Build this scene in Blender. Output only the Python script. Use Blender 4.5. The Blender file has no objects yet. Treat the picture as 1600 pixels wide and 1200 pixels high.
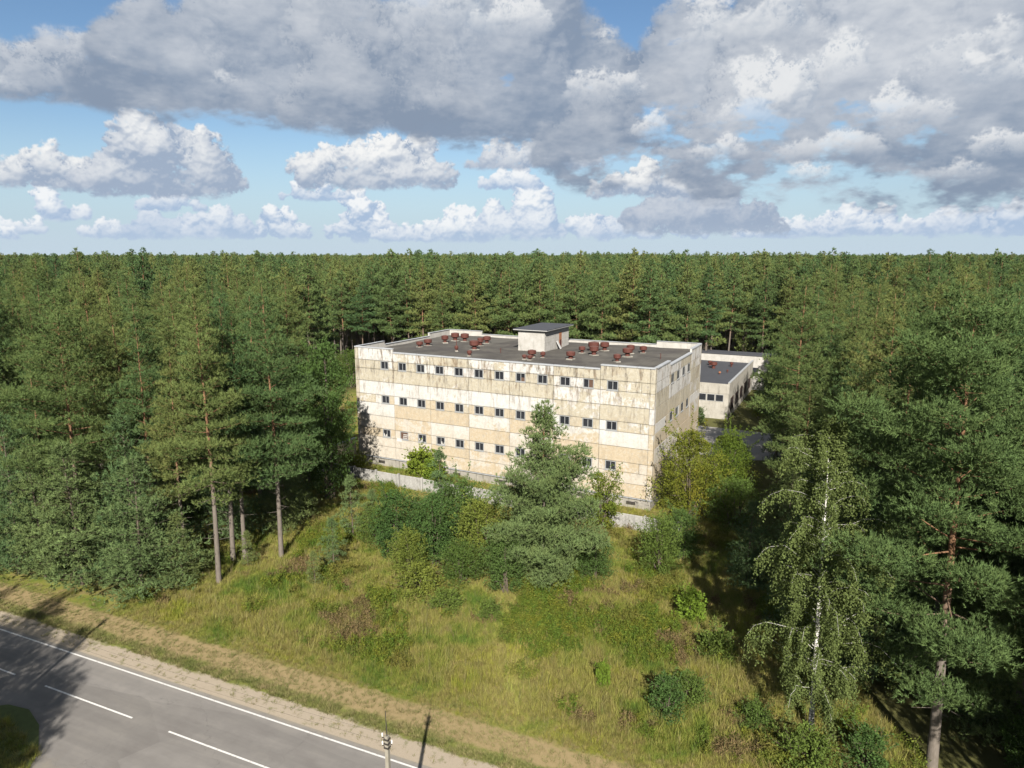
import bpy, math, random
import numpy as np
from mathutils import Vector
D = bpy.data
SC = bpy.context.scene

# ---------------------------------------------------------------- camera
cam_d = D.cameras.new("camera"); cam = D.objects.new("camera", cam_d)
SC.collection.objects.link(cam); SC.camera = cam
cam.location = (0, 0, 29.5)
cam.rotation_euler = (math.radians(90 - 10.69), 0, 0)
cam_d.sensor_width = 36; cam_d.lens = 36 * 1061.6 / 1600
cam_d.clip_start = 0.5; cam_d.clip_end = 60000

# ---------------------------------------------------------------- light and exposure
SUN_EL, SUN_AZ = 34.0, 180.0          # the sun stands behind the drone
sun_d = D.lights.new("sun", 'SUN'); sun_d.energy = 5.0; sun_d.angle = math.radians(0.53)
sun_d.color = (1.0, 0.94, 0.85)
sun = D.objects.new("sun", sun_d); SC.collection.objects.link(sun)
sun.rotation_euler = (math.radians(90 - SUN_EL), 0, math.radians(0.0))
sun.location = (0, -40, 80)
SC.view_settings.view_transform = 'Standard'; SC.view_settings.look = 'None'
SC.view_settings.exposure = 1.5; SC.view_settings.gamma = 1.0
SC.view_settings.use_curve_mapping = False

# ---------------------------------------------------------------- small node language
class NT:
    """wraps a node tree; X objects carry sockets and overload arithmetic"""
    def __init__(self, tree): self.t = tree; self.n = tree.nodes; self.l = tree.links
    def node(self, typ, **kw):
        nd = self.n.new(typ)
        for k, v in kw.items(): setattr(nd, k, v)
        return nd
    def put(self, sock, v):
        if isinstance(v, X): self.l.new(v.s, sock)
        elif v is not None: sock.default_value = v
    def math(self, op, a, b=None, c=None, clamp=False):
        nd = self.node('ShaderNodeMath', operation=op, use_clamp=clamp)
        for i, v in enumerate((a, b, c)): self.put(nd.inputs[i], v)
        return X(self, nd.outputs[0])
    def vmath(self, op, a, b=None, out=0):
        nd = self.node('ShaderNodeVectorMath', operation=op)
        self.put(nd.inputs[0], a)
        if b is not None: self.put(nd.inputs[3 if op == 'SCALE' else 1], b)
        return X(self, nd.outputs[out])
    def xyz(self, x, y, z=0.0):
        nd = self.node('ShaderNodeCombineXYZ')
        for i, v in enumerate((x, y, z)): self.put(nd.inputs[i], v)
        return X(self, nd.outputs[0])
    def sep(self, v):
        nd = self.node('ShaderNodeSeparateXYZ'); self.put(nd.inputs[0], v)
        return [X(self, o) for o in nd.outputs]
    def noise(self, vec, scale, detail=3, rough=.55, dist=0.0, dim='3D', out='Fac'):
        nd = self.node('ShaderNodeTexNoise', noise_dimensions=dim)
        self.put(nd.inputs['Vector'], vec); self.put(nd.inputs['Scale'], scale)
        self.put(nd.inputs['Detail'], detail); self.put(nd.inputs['Roughness'], rough)
        self.put(nd.inputs['Distortion'], dist)
        return X(self, nd.outputs['Fac' if out == 'Fac' else 'Color'])
    def voro(self, vec, scale, detail=0, rough=.5, dim='3D', feature='F1', out='Distance', smooth=.5):
        nd = self.node('ShaderNodeTexVoronoi', voronoi_dimensions=dim, feature=feature)
        self.put(nd.inputs['Vector'], vec); self.put(nd.inputs['Scale'], scale)
        if 'Detail' in nd.inputs: self.put(nd.inputs['Detail'], detail); self.put(nd.inputs['Roughness'], rough)
        if feature == 'SMOOTH_F1': self.put(nd.inputs['Smoothness'], smooth)
        return X(self, nd.outputs[out])
    def smooth(self, x, lo, hi, a=0.0, b=1.0, kind='SMOOTHSTEP'):
        nd = self.node('ShaderNodeMapRange', interpolation_type=kind, clamp=True) if kind == 'LINEAR' else self.node('ShaderNodeMapRange', interpolation_type=kind)
        self.put(nd.inputs[0], x); self.put(nd.inputs[1], lo); self.put(nd.inputs[2], hi)
        self.put(nd.inputs[3], a); self.put(nd.inputs[4], b)
        return X(self, nd.outputs[0])
    def mix(self, f, a, b, blend='MIX'):
        nd = self.node('ShaderNodeMix', data_type='RGBA', blend_type=blend)
        self.put(nd.inputs[0], f)
        for i, v in ((6, a), (7, b)):
            if isinstance(v, tuple) and len(v) == 3: v = v + (1.0,)
            self.put(nd.inputs[i], v)
        return X(self, nd.outputs[2])
    def ramp(self, f, stops, interp='LINEAR'):
        nd = self.node('ShaderNodeValToRGB'); cr = nd.color_ramp; cr.interpolation = interp
        self.put(nd.inputs[0], f)
        while len(cr.elements) > 1: cr.elements.remove(cr.elements[-1])
        for i, (p, c) in enumerate(stops):
            e = cr.elements[0] if i == 0 else cr.elements.new(p)
            e.position = p; e.color = (c[0], c[1], c[2], 1)
        return X(self, nd.outputs[0])
class X:
    def __init__(self, nt, s): self.nt = nt; self.s = s
    def __add__(a, b): return a.nt.math('ADD', a, b)
    __radd__ = __add__
    def __sub__(a, b): return a.nt.math('SUBTRACT', a, b)
    def __rsub__(a, b): return a.nt.math('SUBTRACT', b, a)
    def __mul__(a, b): return a.nt.math('MULTIPLY', a, b)
    __rmul__ = __mul__
    def __truediv__(a, b): return a.nt.math('DIVIDE', a, b)
    def clamp(a): return a.nt.math('ADD', a, 0.0, clamp=True)
    def max(a, b): return a.nt.math('MAXIMUM', a, b)
    def min(a, b): return a.nt.math('MINIMUM', a, b)

# ---------------------------------------------------------------- world: clear sky with cumulus
CLOUDS = [
    ('far', -35.43, 1.42, 2.27, 1.71, 0.15, 1),
    ('far', -32.53, 2.33, 2.7, 2.82, 0.05, 2),
    ('far', -29.63, 1.24, 3.18, 1.65, 0.3, 3),
    ('far', -26.33, 1.19, 3.81, 3.16, 0.5, 4),
    ('far', -22.79, 1.32, 3.02, 3.38, 0.3, 5),
    ('far', -18.66, 1.36, 2.72, 2.9, 0, 6),
    ('far', -12.41, 1.3, 4.02, 4.07, 0, 7),
    ('far', -4.77, 1.22, 4.24, 3.45, 0, 8),
    ('far', 0.79, 1.33, 3.95, 4.51, 0.15, 9),
    ('far', -0.05, 5.29, 3.28, 2.46, 0.05, 10),
    ('far', 6.04, 1.22, 2.61, 3.84, 0.1, 11),
    ('far', 8.87, 1.41, 3.6, 2.37, 0.45, 12),
    ('far', 19.47, 1.35, 3.05, 1.31, 0.1, 13),
    ('far', 22.63, 1.42, 3.81, 2.45, 0.1, 14),
    ('far', 26.47, 1.46, 4.42, 3.46, 0.1, 15),
    ('far', 34.07, 1.44, 5.57, 3.61, 0.15, 16),
    ('far', -15.48, 4.32, 3.63, 1.73, 0.1, 17),
    ('far', 12.92, 1.29, 3.51, 1.7, 0.3, 18),
    ('far', 28.65, 1.44, 2.64, 2.15, 0.2, 19),
    ('far', -26.01, 3.22, 2.75, 1.81, 0.3, 50),
    ('far', -36.35, 1.03, 2.05, 1.24, 0.2, 51),
    ('far', -8.87, 1.11, 3.61, 1.93, 0.2, 52),
    ('mid', -33.49, 4.48, 5.49, 3.65, 0.18, 20),
    ('mid', -25.94, 4.29, 7.32, 6.8, 0.28, 21),
    ('mid', 1.78, 6.87, 7.47, 2.85, 0.35, 25),
    ('mid', -10.66, 5.29, 8.16, 5.42, 0.08, 22),
    ('mid', 15.4, 1.77, 7.54, 4.95, 0.7, 23),
    ('mid', 10.79, 4.51, 5.95, 3.78, 0.05, 24),
    ('deck', -31.36, 10.04, 9.12, 5.57, 0.2, 30),
    ('deck', -16.73, 10.0, 16.73, 13.9, 0.42, 31),
    ('deck', -1.85, 9.19, 18.35, 15.71, 0.4, 32),
    ('deck', 14.62, 5.63, 11.5, 17.17, 0.38, 34),
    ('deck', 28.28, 4.17, 15.45, 21.2, 0.34, 33),
    ('lump', 6.55, 11.06, 5.53, 5.12, 0.0, 35),
    ('lump', 9.92, 8.4, 3.25, 3.71, 0.1, 37),
    ('lump', 18.67, 8.3, 5.52, 6.77, 0.0, 36),
    ('lump', 23.81, 6.37, 6.25, 4.26, 0.05, 38),
    ('lump', 17.96, 14.25, 7.02, 6.0, 0.1, 39),
    ('lump', 31.89, 11.23, 4.73, 6.02, 0.2, 40),
    ('lump', 35.09, 5.79, 2.77, 3.97, 0.1, 41),
    ('lump', -28.61, 12.02, 3.11, 2.37, 0.15, 42),
    ('lump', -5.18, 16.21, 6.68, 4.9, 0.25, 43),
    ('lump', -34.14, 9.82, 2.61, 2.69, 0.2, 44),
    ('lump', 14.64, 15.77, 3.75, 4.03, 0.0, 45),
    ('lump', 24.46, 11.2, 3.57, 5.28, 0.1, 46),
    ('lump', 29.13, 8.29, 3.71, 4.1, 0.1, 47),
    ('lump', 32.71, 4.62, 3.31, 2.99, 0.12, 48),
    ('lump', 15.84, 6.71, 3.59, 3.34, 0.1, 49),
    ('lump', 0.0, 15.84, 5.01, 4.16, 0.15, 53),
    ('lump', 7.24, 14.86, 3.22, 2.97, 0.0, 54),
    ('lump', -21.48, 11.45, 3.3, 2.54, 0.3, 55),
    ('lump', 22.84, 5.15, 2.87, 2.27, 0.15, 56),
    ('lump', 34.23, 10.19, 3.12, 4.16, 0.05, 57),
]
# ---- procedural cumulus map: az -42..42 deg, el -1..22 deg, computed here, nothing is read from disk
CPD, AZ0, EL0, EL1 = 17, -42.0, -1.0, 22.0
def cloud_map():
    W, Hh = int(84 * CPD), int((EL1 - EL0) * CPD)
    rng = np.random.default_rng(5)
    ky = np.fft.fftfreq(Hh * 2)[:, None]; kx = np.fft.rfftfreq(W)[None, :]
    def blur(a, s):
        if s <= 0: return a
        p = np.concatenate([a, a[::-1]], 0)
        g = np.exp(-2 * (math.pi * s) ** 2 * (kx * kx + ky * ky))
        return np.fft.irfft2(np.fft.rfft2(p) * g, s=p.shape)[:Hh]
    def fbm(scale, beta=1.0, aniso=1.0, seed=0):
        r = np.random.default_rng(seed)
        k = np.sqrt((kx * aniso) ** 2 + ky ** 2) + 1e-9
        amp = 1.0 / (k + 1.0 / scale) ** (1 + beta)
        f = np.fft.irfft2(np.fft.rfft2(r.standard_normal((Hh * 2, W))) * amp, s=(Hh * 2, W))[:Hh]
        f -= f.mean(); return f / f.std()
    fine = fbm(18, .55, 1, 1); med = fbm(60, .75, 1.3, 2); big = fbm(200, .9, 1.6, 3); big2 = fbm(160, .9, 2.2, 4); bigsm = blur(fbm(200, 1.2, 3.0, 6), 3); wide = fbm(50, .9, 2.4, 8)
    fine2 = fbm(14, .5, 1, 11); w1 = fbm(26, .8, 1, 12); w2 = fbm(26, .8, 1, 13)
    yy, xx = np.mgrid[0:Hh, 0:W].astype(np.float32)
    rgb = np.zeros((Hh, W, 3)); A = np.zeros((Hh, W))
    def over(c, a):
        nonlocal rgb, A
        rgb = c * a[..., None] + rgb * (1 - a[..., None]); A = a + A * (1 - a)
    def splat(z, cx, cy, cz, r):
        x0, x1 = max(0, int(cx - r)), min(W, int(cx + r) + 2); y0, y1 = max(0, int(cy - r)), min(Hh, int(cy + r) + 2)
        if x0 >= x1 or y0 >= y1: return
        d = r * r - (xx[y0:y1, x0:x1] - cx) ** 2 - (yy[y0:y1, x0:x1] - cy) ** 2
        m = d > 0
        w = z[y0:y1, x0:x1]
        w[m] = np.maximum(w[m], cz + np.sqrt(d[m]))
    for (kind, cx, eb, hw, h, dark, seed) in CLOUDS:
        r = np.random.default_rng(seed + 100)
        cxp, bp, wp, hp = (cx - AZ0) * CPD, (eb - EL0) * CPD, hw * CPD, h * CPD
        z = np.full((Hh, W), -1e6)
        far = kind == 'far'
        n1 = int(max(5, 3.2 * wp / hp * (1.6 if far else 2.2)))
        stack = []
        for k in range(n1):
            u = -1 + 2 * (k + r.uniform(.2, .8)) / n1
            top = hp * max(.18, (1 - abs(u) ** 2.2)) * r.uniform(.55, 1.0)
            R = min(top * .55, hp * r.uniform(.2, .36))
            yv = R * .7
            while True:
                stack.append((cxp + u * wp * .9 + r.normal() * R * .25, bp + yv, r.uniform(-.3, .3) * hp, R * r.uniform(.8, 1.1), 0))
                yv += R * r.uniform(.6, 1.0)
                if yv + R * .8 > top: break
        for (x, y, zz, R, lev) in stack:
            splat(z, x, y, zz, R)
            if lev < 2 and R > 2.2:
                for q in range(9 if lev == 0 else 6):
                    th = r.uniform(-.35 * math.pi, 1.35 * math.pi); ph = r.uniform(0.0, 1.0)
                    rr = R * r.uniform(.28, .5)
                    d = R * .85
                    stack.append((x + d * math.cos(th) * math.sqrt(1 - ph * ph), y + d * math.sin(th) * math.sqrt(1 - ph * ph), zz + d * ph, rr, lev + 1))
        # torn edges: the heap of puffs is sampled through a turbulent offset
        k_ = {'far': 1.0, 'mid': 1.6, 'deck': 3.0, 'lump': 2.6}[kind]
        ix = np.clip(np.rint(xx + (w1 * 2.6 + fine * 1.2) * k_), 0, W - 1).astype(int); iy = np.clip(np.rint(yy + (w2 * 2.0 + fine2 * 1.0) * k_), 0, Hh - 1).astype(int)
        z = z[iy, ix]
        m = (z > -1e5)
        m &= blur(m * 1.0, max(5, hp * .16)) > .30
        base_line = bp + ((med * .03 + big * .02) * hp if kind in ('far', 'mid') else (wide * .02 + bigsm * .02) * hp)
        soft = {'far': 1.0, 'mid': 1.8, 'deck': 6.0, 'lump': 5.0}[kind]
        mf = blur(m * 1.0, soft) + blur(m * 1.0, soft * 4) * .6
        mf = mf / 1.6 + {'far': fine * .09 + med * .08, 'mid': fine * .10 + med * .10, 'deck': fine * .025 + wide * .07 + bigsm * .05, 'lump': fine * .05 + wide * .16 + med * .06}[kind]
        a = np.clip((mf - .34) / .42, 0, 1); a = a * a * (3 - 2 * a)
        bf = np.clip((yy - base_line) / ({'far': .10, 'mid': .10, 'deck': .09, 'lump': .55}[kind] * hp + 2) + {'far': .6, 'mid': .6, 'deck': .7, 'lump': .05}[kind], 0, 1); a *= bf * bf * (3 - 2 * bf)
        a = a * np.clip((blur(a, {'far': 4, 'mid': 6, 'deck': 9, 'lump': 9}[kind]) - .14) / .2, 0, 1)
        zc = np.where(m, z, np.nan)
        zmin = np.nanmin(zc); zf = np.where(m, z, zmin)
        # height field -> normals at three scales, the sun behind the viewer and above
        lit = 0
        for s, wgt in ((1.0, .28), (3.0, .36), (8.0, .36)):
            s = s * {'far': .7, 'mid': 1.1, 'deck': 3.0, 'lump': 1.8}[kind]
            q = blur(zf + (med * .03 + fine * .006) * hp * (1 if far or kind == 'mid' else .35), s)
            gy, gx = np.gradient(q)
            nz = 1 / np.sqrt(1 + gx * gx + gy * gy)
            lit = lit + wgt * np.clip((-gx * -.18 + -gy * .62 + .76) * nz, 0, 1)
        occ = blur(zf, hp * .12 + 1) - zf          # hollows darker
        lit = lit - np.clip(occ / (hp * .4), -.12, .4) * .75
        yn = np.clip((yy - bp) / hp, -.2, 1.2)
        tone = np.clip(.32 + 1.05 * yn, 0, 1) if kind != 'deck' else np.clip(.18 + .55 * yn, 0, 1)
        edge = np.clip(1 - a, 0, 1) * .25
        v = (lit * 1.5 - .38) * (1 - dark) * tone + (1 - dark) * .12 + ({'far': big * .04 + med * .03 + fine * .015, 'mid': big * .05 + med * .04 + fine * .015, 'deck': bigsm * .075 + wide * .05 + fine * .006, 'lump': wide * .04 + fine * .008}[kind]) + edge * .3
        v = np.clip(v, 0, 1)
        SHC = {'far': (.40, .52, .70), 'mid': (.35, .43, .56), 'deck': (.25, .315, .42), 'lump': (.38, .45, .55)}[kind]
        LTC = {'far': (.90, .92, .94), 'mid': (.93, .93, .92), 'deck': (.86, .87, .88), 'lump': (.84, .85, .86)}[kind]
        c = np.array(SHC) + (np.array(LTC) - np.array(SHC)) * v[..., None]
        if kind == 'deck': a = a * np.clip(1.02 - np.clip(big2 - 1.05, 0, 1) * .95, 0, 1)
        over(c, a * {'far': .97, 'mid': .98, 'deck': .975, 'lump': .80}[kind])
    return rgb, A
SKY_K = 0.11
def build_sky():
    world = D.worlds.new("World"); SC.world = world; world.use_nodes = True
    t = NT(world.node_tree); t.n.clear()
    sky = t.node('ShaderNodeTexSky', sky_type='NISHITA', sun_disc=False)
    sky.sun_elevation = math.radians(SUN_EL); sky.sun_rotation = math.radians(SUN_AZ)
    sky.altitude = 100; sky.air_density = 1.0; sky.dust_density = 0.6; sky.ozone_density = 2.2
    rgb, A = cloud_map(); Hh, W = A.shape
    img = D.images.new('cumulus_field', W, Hh, alpha=True, float_buffer=True)
    img.alpha_mode = 'CHANNEL_PACKED'; img.colorspace_settings.name = 'Non-Color'
    img.pixels.foreach_set(np.concatenate([rgb, A[..., None]], 2).astype(np.float32).ravel())
    img.update()
    g = X(t, t.node('ShaderNodeTexCoord').outputs['Generated'])
    dx, dy, dz = t.sep(g)
    az = t.math('ARCTAN2', dx, dy) * (180 / math.pi); el = t.math('ARCSINE', dz) * (180 / math.pi)
    # the field of clouds goes on all round the horizon and up to the zenith, mirrored tile by tile
    u = t.math('PINGPONG', (az + (42 + 168 * 3)) / 84.0, 1.0)
    hi = EL1 - t.math('PINGPONG', el - EL1, 9.0)
    over = t.math('GREATER_THAN', el, EL1)
    v = ((hi * over + el * (1.0 - over)) - EL0) / (EL1 - EL0)
    tx = t.node('ShaderNodeTexImage'); tx.image = img; tx.extension = 'EXTEND'; tx.interpolation = 'Linear'
    t.put(tx.inputs[0], t.xyz(u, v, 0))
    c, a = X(t, tx.outputs['Color']), X(t, tx.outputs['Alpha'])
    hs = t.node('ShaderNodeHueSaturation'); hs.inputs['Saturation'].default_value = 1.1
    t.put(hs.inputs['Color'], t.vmath('SCALE', X(t, sky.outputs[0]), SKY_K))
    col = t.mix(t.smooth(el, 0.0, 11.0, .85, 0.0), X(t, hs.outputs[0]), (0.47, 0.62, 0.77))
    col = t.vmath('ADD', t.vmath('SCALE', col, 1.0 - a), c)
    col = t.mix(t.smooth(el, 0.2, 2.8, .36, 0.0), col, (.62, .72, .81))      # thicker air low down
    bg = t.node('ShaderNodeBackground'); t.put(bg.inputs[0], col); bg.inputs[1].default_value = 0.355
    out = t.node('ShaderNodeOutputWorld'); t.l.new(bg.outputs[0], out.inputs[0])
build_sky()
SC.cycles.max_bounces = 5; SC.cycles.diffuse_bounces = 2; SC.cycles.glossy_bounces = 2; SC.cycles.transmission_bounces = 3; SC.cycles.transparent_max_bounces = 4
SC.cycles.use_denoising = True

# ================================================================ helpers
COL = SC.collection
def link(o, parent=None):
    COL.objects.link(o)
    if parent is not None: o.parent = parent
    return o
def empty(name, loc, rz=0.0, scale=1.0):
    o = D.objects.new(name, None); o.empty_display_size = 0.3
    o.location = loc; o.rotation_euler = (0, 0, rz); o.scale = (scale,) * 3 if not isinstance(scale, tuple) else scale
    return link(o)
def tag(o, label=None, cat=None, group=None, kind=None):
    if label: o["label"] = label
    if cat: o["category"] = cat
    if group: o["group"] = group
    if kind: o["kind"] = kind
    return o
def mesh_np(name, V, F, mat=None, smooth=False, fmat=None):
    """V (n,3); F (m,k) uniform faces"""
    V = np.asarray(V, dtype=np.float32); F = np.asarray(F, dtype=np.int32)
    me = D.meshes.new(name); k = F.shape[1]
    me.vertices.add(len(V)); me.vertices.foreach_set('co', V.ravel())
    me.loops.add(F.size); me.loops.foreach_set('vertex_index', F.ravel())
    me.polygons.add(len(F)); me.polygons.foreach_set('loop_start', np.arange(0, F.size, k, dtype=np.int32))
    me.polygons.foreach_set('loop_total', np.full(len(F), k, dtype=np.int32))
    if smooth: me.polygons.foreach_set('use_smooth', np.ones(len(F), dtype=bool))
    for m in (mat if isinstance(mat, list) else [mat]):
        if m: me.materials.append(m)
    me.update(); me.validate()
    return me
def obj(name, me, parent=None, loc=(0, 0, 0), rz=0.0):
    o = D.objects.new(name, me); o.location = loc; o.rotation_euler = (0, 0, rz)
    return link(o, parent)
class MB:
    """collects boxes and tubes into one mesh"""
    def __init__(s): s.v = []; s.f = []
    def box(s, a, b):
        (x0, y0, z0), (x1, y1, z1) = a, b; n = len(s.v)
        s.v += [(x0, y0, z0), (x1, y0, z0), (x1, y1, z0), (x0, y1, z0), (x0, y0, z1), (x1, y0, z1), (x1, y1, z1), (x0, y1, z1)]
        s.f += [(n, n + 3, n + 2, n + 1), (n + 4, n + 5, n + 6, n + 7), (n, n + 1, n + 5, n + 4), (n + 1, n + 2, n + 6, n + 5), (n + 2, n + 3, n + 7, n + 6), (n + 3, n, n + 4, n + 7)]
        return s
    def slab(s, w, d, h, c=0.02):
        """panel of width w (x), depth d (y), height h (z); outer face at y=0 with chamfered rim"""
        n = len(s.v)
        s.v += [(c, 0, c), (w - c, 0, c), (w - c, 0, h - c), (c, 0, h - c), (0, c, 0), (w, c, 0), (w, c, h), (0, c, h), (0, d, 0), (w, d, 0), (w, d, h), (0, d, h)]
        s.f += [(n, n + 1, n + 2, n + 3)]
        for i in range(4):
            j = (i + 1) % 4
            s.f += [(n + 4 + i, n + 4 + j, n + j, n + i), (n + 8 + i, n + 8 + j, n + 4 + j, n + 4 + i)]
        s.f += [(n + 11, n + 10, n + 9, n + 8)]
        return s
    def tube(s, pts, rad, k=6, cap=True):
        n = len(s.v); pts = [Vector(p) for p in pts]
        for i, p in enumerate(pts):
            t = (pts[min(i + 1, len(pts) - 1)] - pts[max(i - 1, 0)]).normalized()
            u = t.cross(Vector((0, 0, 1)) if abs(t.z) < .95 else Vector((1, 0, 0))).normalized(); w = t.cross(u)
            for j in range(k):
                a = 2 * math.pi * j / k
                s.v.append(tuple(p + (u * math.cos(a) + w * math.sin(a)) * rad[i]))
        for i in range(len(pts) - 1):
            for j in range(k):
                a, b = n + i * k + j, n + i * k + (j + 1) % k
                s.f.append((a, b, b + k, a + k))
        if cap:
            s.f.append(tuple(n + j for j in range(k))[::-1]); s.f.append(tuple(n + (len(pts) - 1) * k + j for j in range(k)))
        return s
    def lathe(s, prof, k=16, c=(0, 0, 0)):
        n = len(s.v)
        for r, z in prof:
            for j in range(k):
                a = 2 * math.pi * j / k; s.v.append((c[0] + r * math.cos(a), c[1] + r * math.sin(a), c[2] + z))
        for i in range(len(prof) - 1):
            for j in range(k):
                a, b = n + i * k + j, n + i * k + (j + 1) % k
                s.f.append((a, b, b + k, a + k))
        s.f.append(tuple(n + j for j in range(k))[::-1]); s.f.append(tuple(n + (len(prof) - 1) * k + j for j in range(k)))
        return s
    def poly(s, pts):
        n = len(s.v); s.v += pts; s.f.append(tuple(range(n, n + len(pts)))); return s
    def mesh(s, name, mat, smooth=False):
        me = D.meshes.new(name); me.from_pydata(s.v, [], s.f); me.materials.append(mat)
        if smooth: me.polygons.foreach_set('use_smooth', np.ones(len(me.polygons), dtype=bool))
        me.update(); return me
    def build(s, name, mat, parent=None, loc=(0, 0, 0), rz=0.0, smooth=False):
        return obj(name, s.mesh(name, mat, smooth), parent, loc, rz)

# ================================================================ materials
def material(name):
    m = D.materials.new(name); m.use_nodes = True; t = NT(m.node_tree); t.n.clear()
    out = t.node('ShaderNodeOutputMaterial'); t.out = out
    return m, t
def principled(t, col, rough=.85, bump=None, bstr=.3, bdist=.02, metal=0.0, spec=.3):
    p = t.node('ShaderNodeBsdfPrincipled'); 
    if isinstance(col, tuple): col = col + (1.0,) if len(col) == 3 else col
    t.put(p.inputs['Base Color'], col); t.put(p.inputs['Roughness'], rough); t.put(p.inputs['Metallic'], metal)
    p.inputs['Specular IOR Level'].default_value = spec
    if bump is not None:
        b = t.node('ShaderNodeBump'); b.inputs['Strength'].default_value = bstr; b.inputs['Distance'].default_value = bdist
        t.put(b.inputs['Height'], bump); t.l.new(b.outputs[0], p.inputs['Normal'])
    t.l.new(p.outputs[0], t.out.inputs[0])
def pos(t): return X(t, t.node('ShaderNodeNewGeometry').outputs['Position'])
def island(t): return X(t, t.node('ShaderNodeNewGeometry').outputs['Random Per Island'])
def objrand(t): return X(t, t.node('ShaderNodeObjectInfo').outputs['Random'])
def objco(t): return X(t, t.node('ShaderNodeTexCoord').outputs['Object'])

def foliage_mat(name, stops, transl=.3, patch=0.0, jitter=.5, yellow=None):
    """leaf or needle: tint per tree, per clump of the crown and per blade"""
    m, t = material(name)
    r = objrand(t); i = island(t); p = pos(t)
    n = t.noise(p, .9, 2, .5)
    f = (r * .85 + (n - .5) * .6 + .05).clamp()
    c = t.ramp(f, stops)
    if yellow:
        y = t.noise(p, .22, 3, .6); c = t.mix(t.smooth(y, .5, .68, 0, .75), c, yellow)
    k = i * jitter + (1 - jitter * .5)
    c = t.vmath('SCALE', c, k)
    d = t.node('ShaderNodeBsdfDiffuse'); t.put(d.inputs[0], c)
    tr = t.node('ShaderNodeBsdfTranslucent'); t.put(tr.inputs[0], t.mix(.35, c, (.20, .24, .03)) if transl > .25 else c)
    mx = t.node('ShaderNodeMixShader'); mx.inputs[0].default_value = transl
    t.l.new(d.outputs[0], mx.inputs[1]); t.l.new(tr.outputs[0], mx.inputs[2]); t.l.new(mx.outputs[0], t.out.inputs[0])
    return m
M = {}
M['needle'] = foliage_mat('pine_needles', [(0, (.052, .094, .037)), (.5, (.084, .120, .041)), (.85, (.114, .136, .044)), (1, (.134, .138, .048))], .22, jitter=.8)
M['needle_blue'] = foliage_mat('young_pine_needles', [(0, (.066, .110, .046)), (.5, (.092, .130, .050)), (1, (.118, .142, .048))], .2, jitter=.8)
M['leaf'] = foliage_mat('green_leaves', [(0, (0.061, 0.097, 0.025)), (.5, (0.087, 0.123, 0.028)), (1, (0.123, 0.141, 0.029))], .35)
M['leaf_dark'] = foliage_mat('dark_leaves', [(0, (0.040, 0.076, 0.023)), (1, (0.065, 0.101, 0.028))], .28)
M['leaf_yellow'] = foliage_mat('yellowing_leaves', [(0, (.070, .105, .018)), (.5, (.100, .122, .020)), (1, (.130, .130, .020))], .35, yellow=(.135, .12, .018))
M['leaf_birch'] = foliage_mat('birch_leaves', [(0, (0.061, 0.090, 0.033)), (1, (0.090, 0.112, 0.036))], .3)
M['leaf_bright'] = foliage_mat('bright_green_leaves', [(0, (0.077, 0.129, 0.019)), (.6, (0.103, 0.155, 0.022)), (1, (0.138, 0.163, 0.026))], .35)
M['weed'] = foliage_mat('weed_leaves', [(0, (.058, .100, .018)), (.5, (.090, .118, .020)), (1, (.130, .130, .022))], .32, jitter=.8, yellow=(.135, .115, .035))

M['weed_rust'] = foliage_mat('withered_weed_leaves', [(0, (.075, .070, .028)), (.5, (.120, .088, .042)), (1, (.140, .105, .055))], .25, jitter=.8)

def grass_mat(name, stops, scale, transl=.25):
    m, t = material(name)
    p = pos(t); n = t.noise(p, scale, 4, .62, .6); n2 = t.noise(p, scale * 5, 2, .5)
    f = ((n - .5) * 2.2 + (n2 - .5) * .5 + (objrand(t) - .5) * .35 + .5).clamp()
    c = t.ramp(f, stops); c = t.vmath('SCALE', c, island(t) * .5 + .75)
    d = t.node('ShaderNodeBsdfDiffuse'); t.put(d.inputs[0], c)
    tr = t.node('ShaderNodeBsdfTranslucent'); t.put(tr.inputs[0], c)
    mx = t.node('ShaderNodeMixShader'); mx.inputs[0].default_value = transl
    t.l.new(d.outputs[0], mx.inputs[1]); t.l.new(tr.outputs[0], mx.inputs[2]); t.l.new(mx.outputs[0], t.out.inputs[0])
    return m
MEADOW = [(0, (0.066, 0.117, 0.022)), (.22, (0.117, 0.147, 0.028)), (.38, (0.171, 0.177, 0.040)), (.5, (0.205, 0.195, 0.059)), (.60, (0.188, 0.147, 0.063)), (.68, (0.179, 0.173, 0.048)), (.80, (0.196, 0.195, 0.034)), (1, (0.133, 0.160, 0.027))]
M['meadow'] = grass_mat('meadow_grass_blades', MEADOW, .16)
M['verge'] = grass_mat('verge_grass_blades', [(0, (0.083, 0.106, 0.030)), (.5, (0.140, 0.136, 0.053)), (1, (0.205, 0.167, 0.087))], .5)

def bark_pine():
    m, t = material('pine_bark')
    o = objco(t); _, _, z = t.sep(o)
    n = t.noise(t.vmath('MULTIPLY', o, (3, 3, .8)), 3.0, 4, .6)
    up = t.smooth(z + (n - .5) * 5, 7, 14)
    c = t.mix(up, t.ramp(n, [(0, (0.054, 0.045, 0.036)), (1, (0.144, 0.126, 0.108))]), t.ramp(n, [(0, (0.092, 0.050, 0.027)), (1, (0.188, 0.108, 0.062))]))
    principled(t, c, .95, n, .6, .03, spec=.1); return m
def bark_plain(name, a, b, sc=6):
    m, t = material(name); n = t.noise(t.vmath('MULTIPLY', objco(t), (1, 1, .4)), sc, 4, .6)
    principled(t, t.ramp(n, [(.3, a), (.7, b)]), .95, n, .4, .02, spec=.1); return m
M['bark'] = bark_pine()
M['bark_dark'] = bark_plain('shrub_bark', (0.042, 0.033, 0.024), (0.102, 0.084, 0.066))
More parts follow.
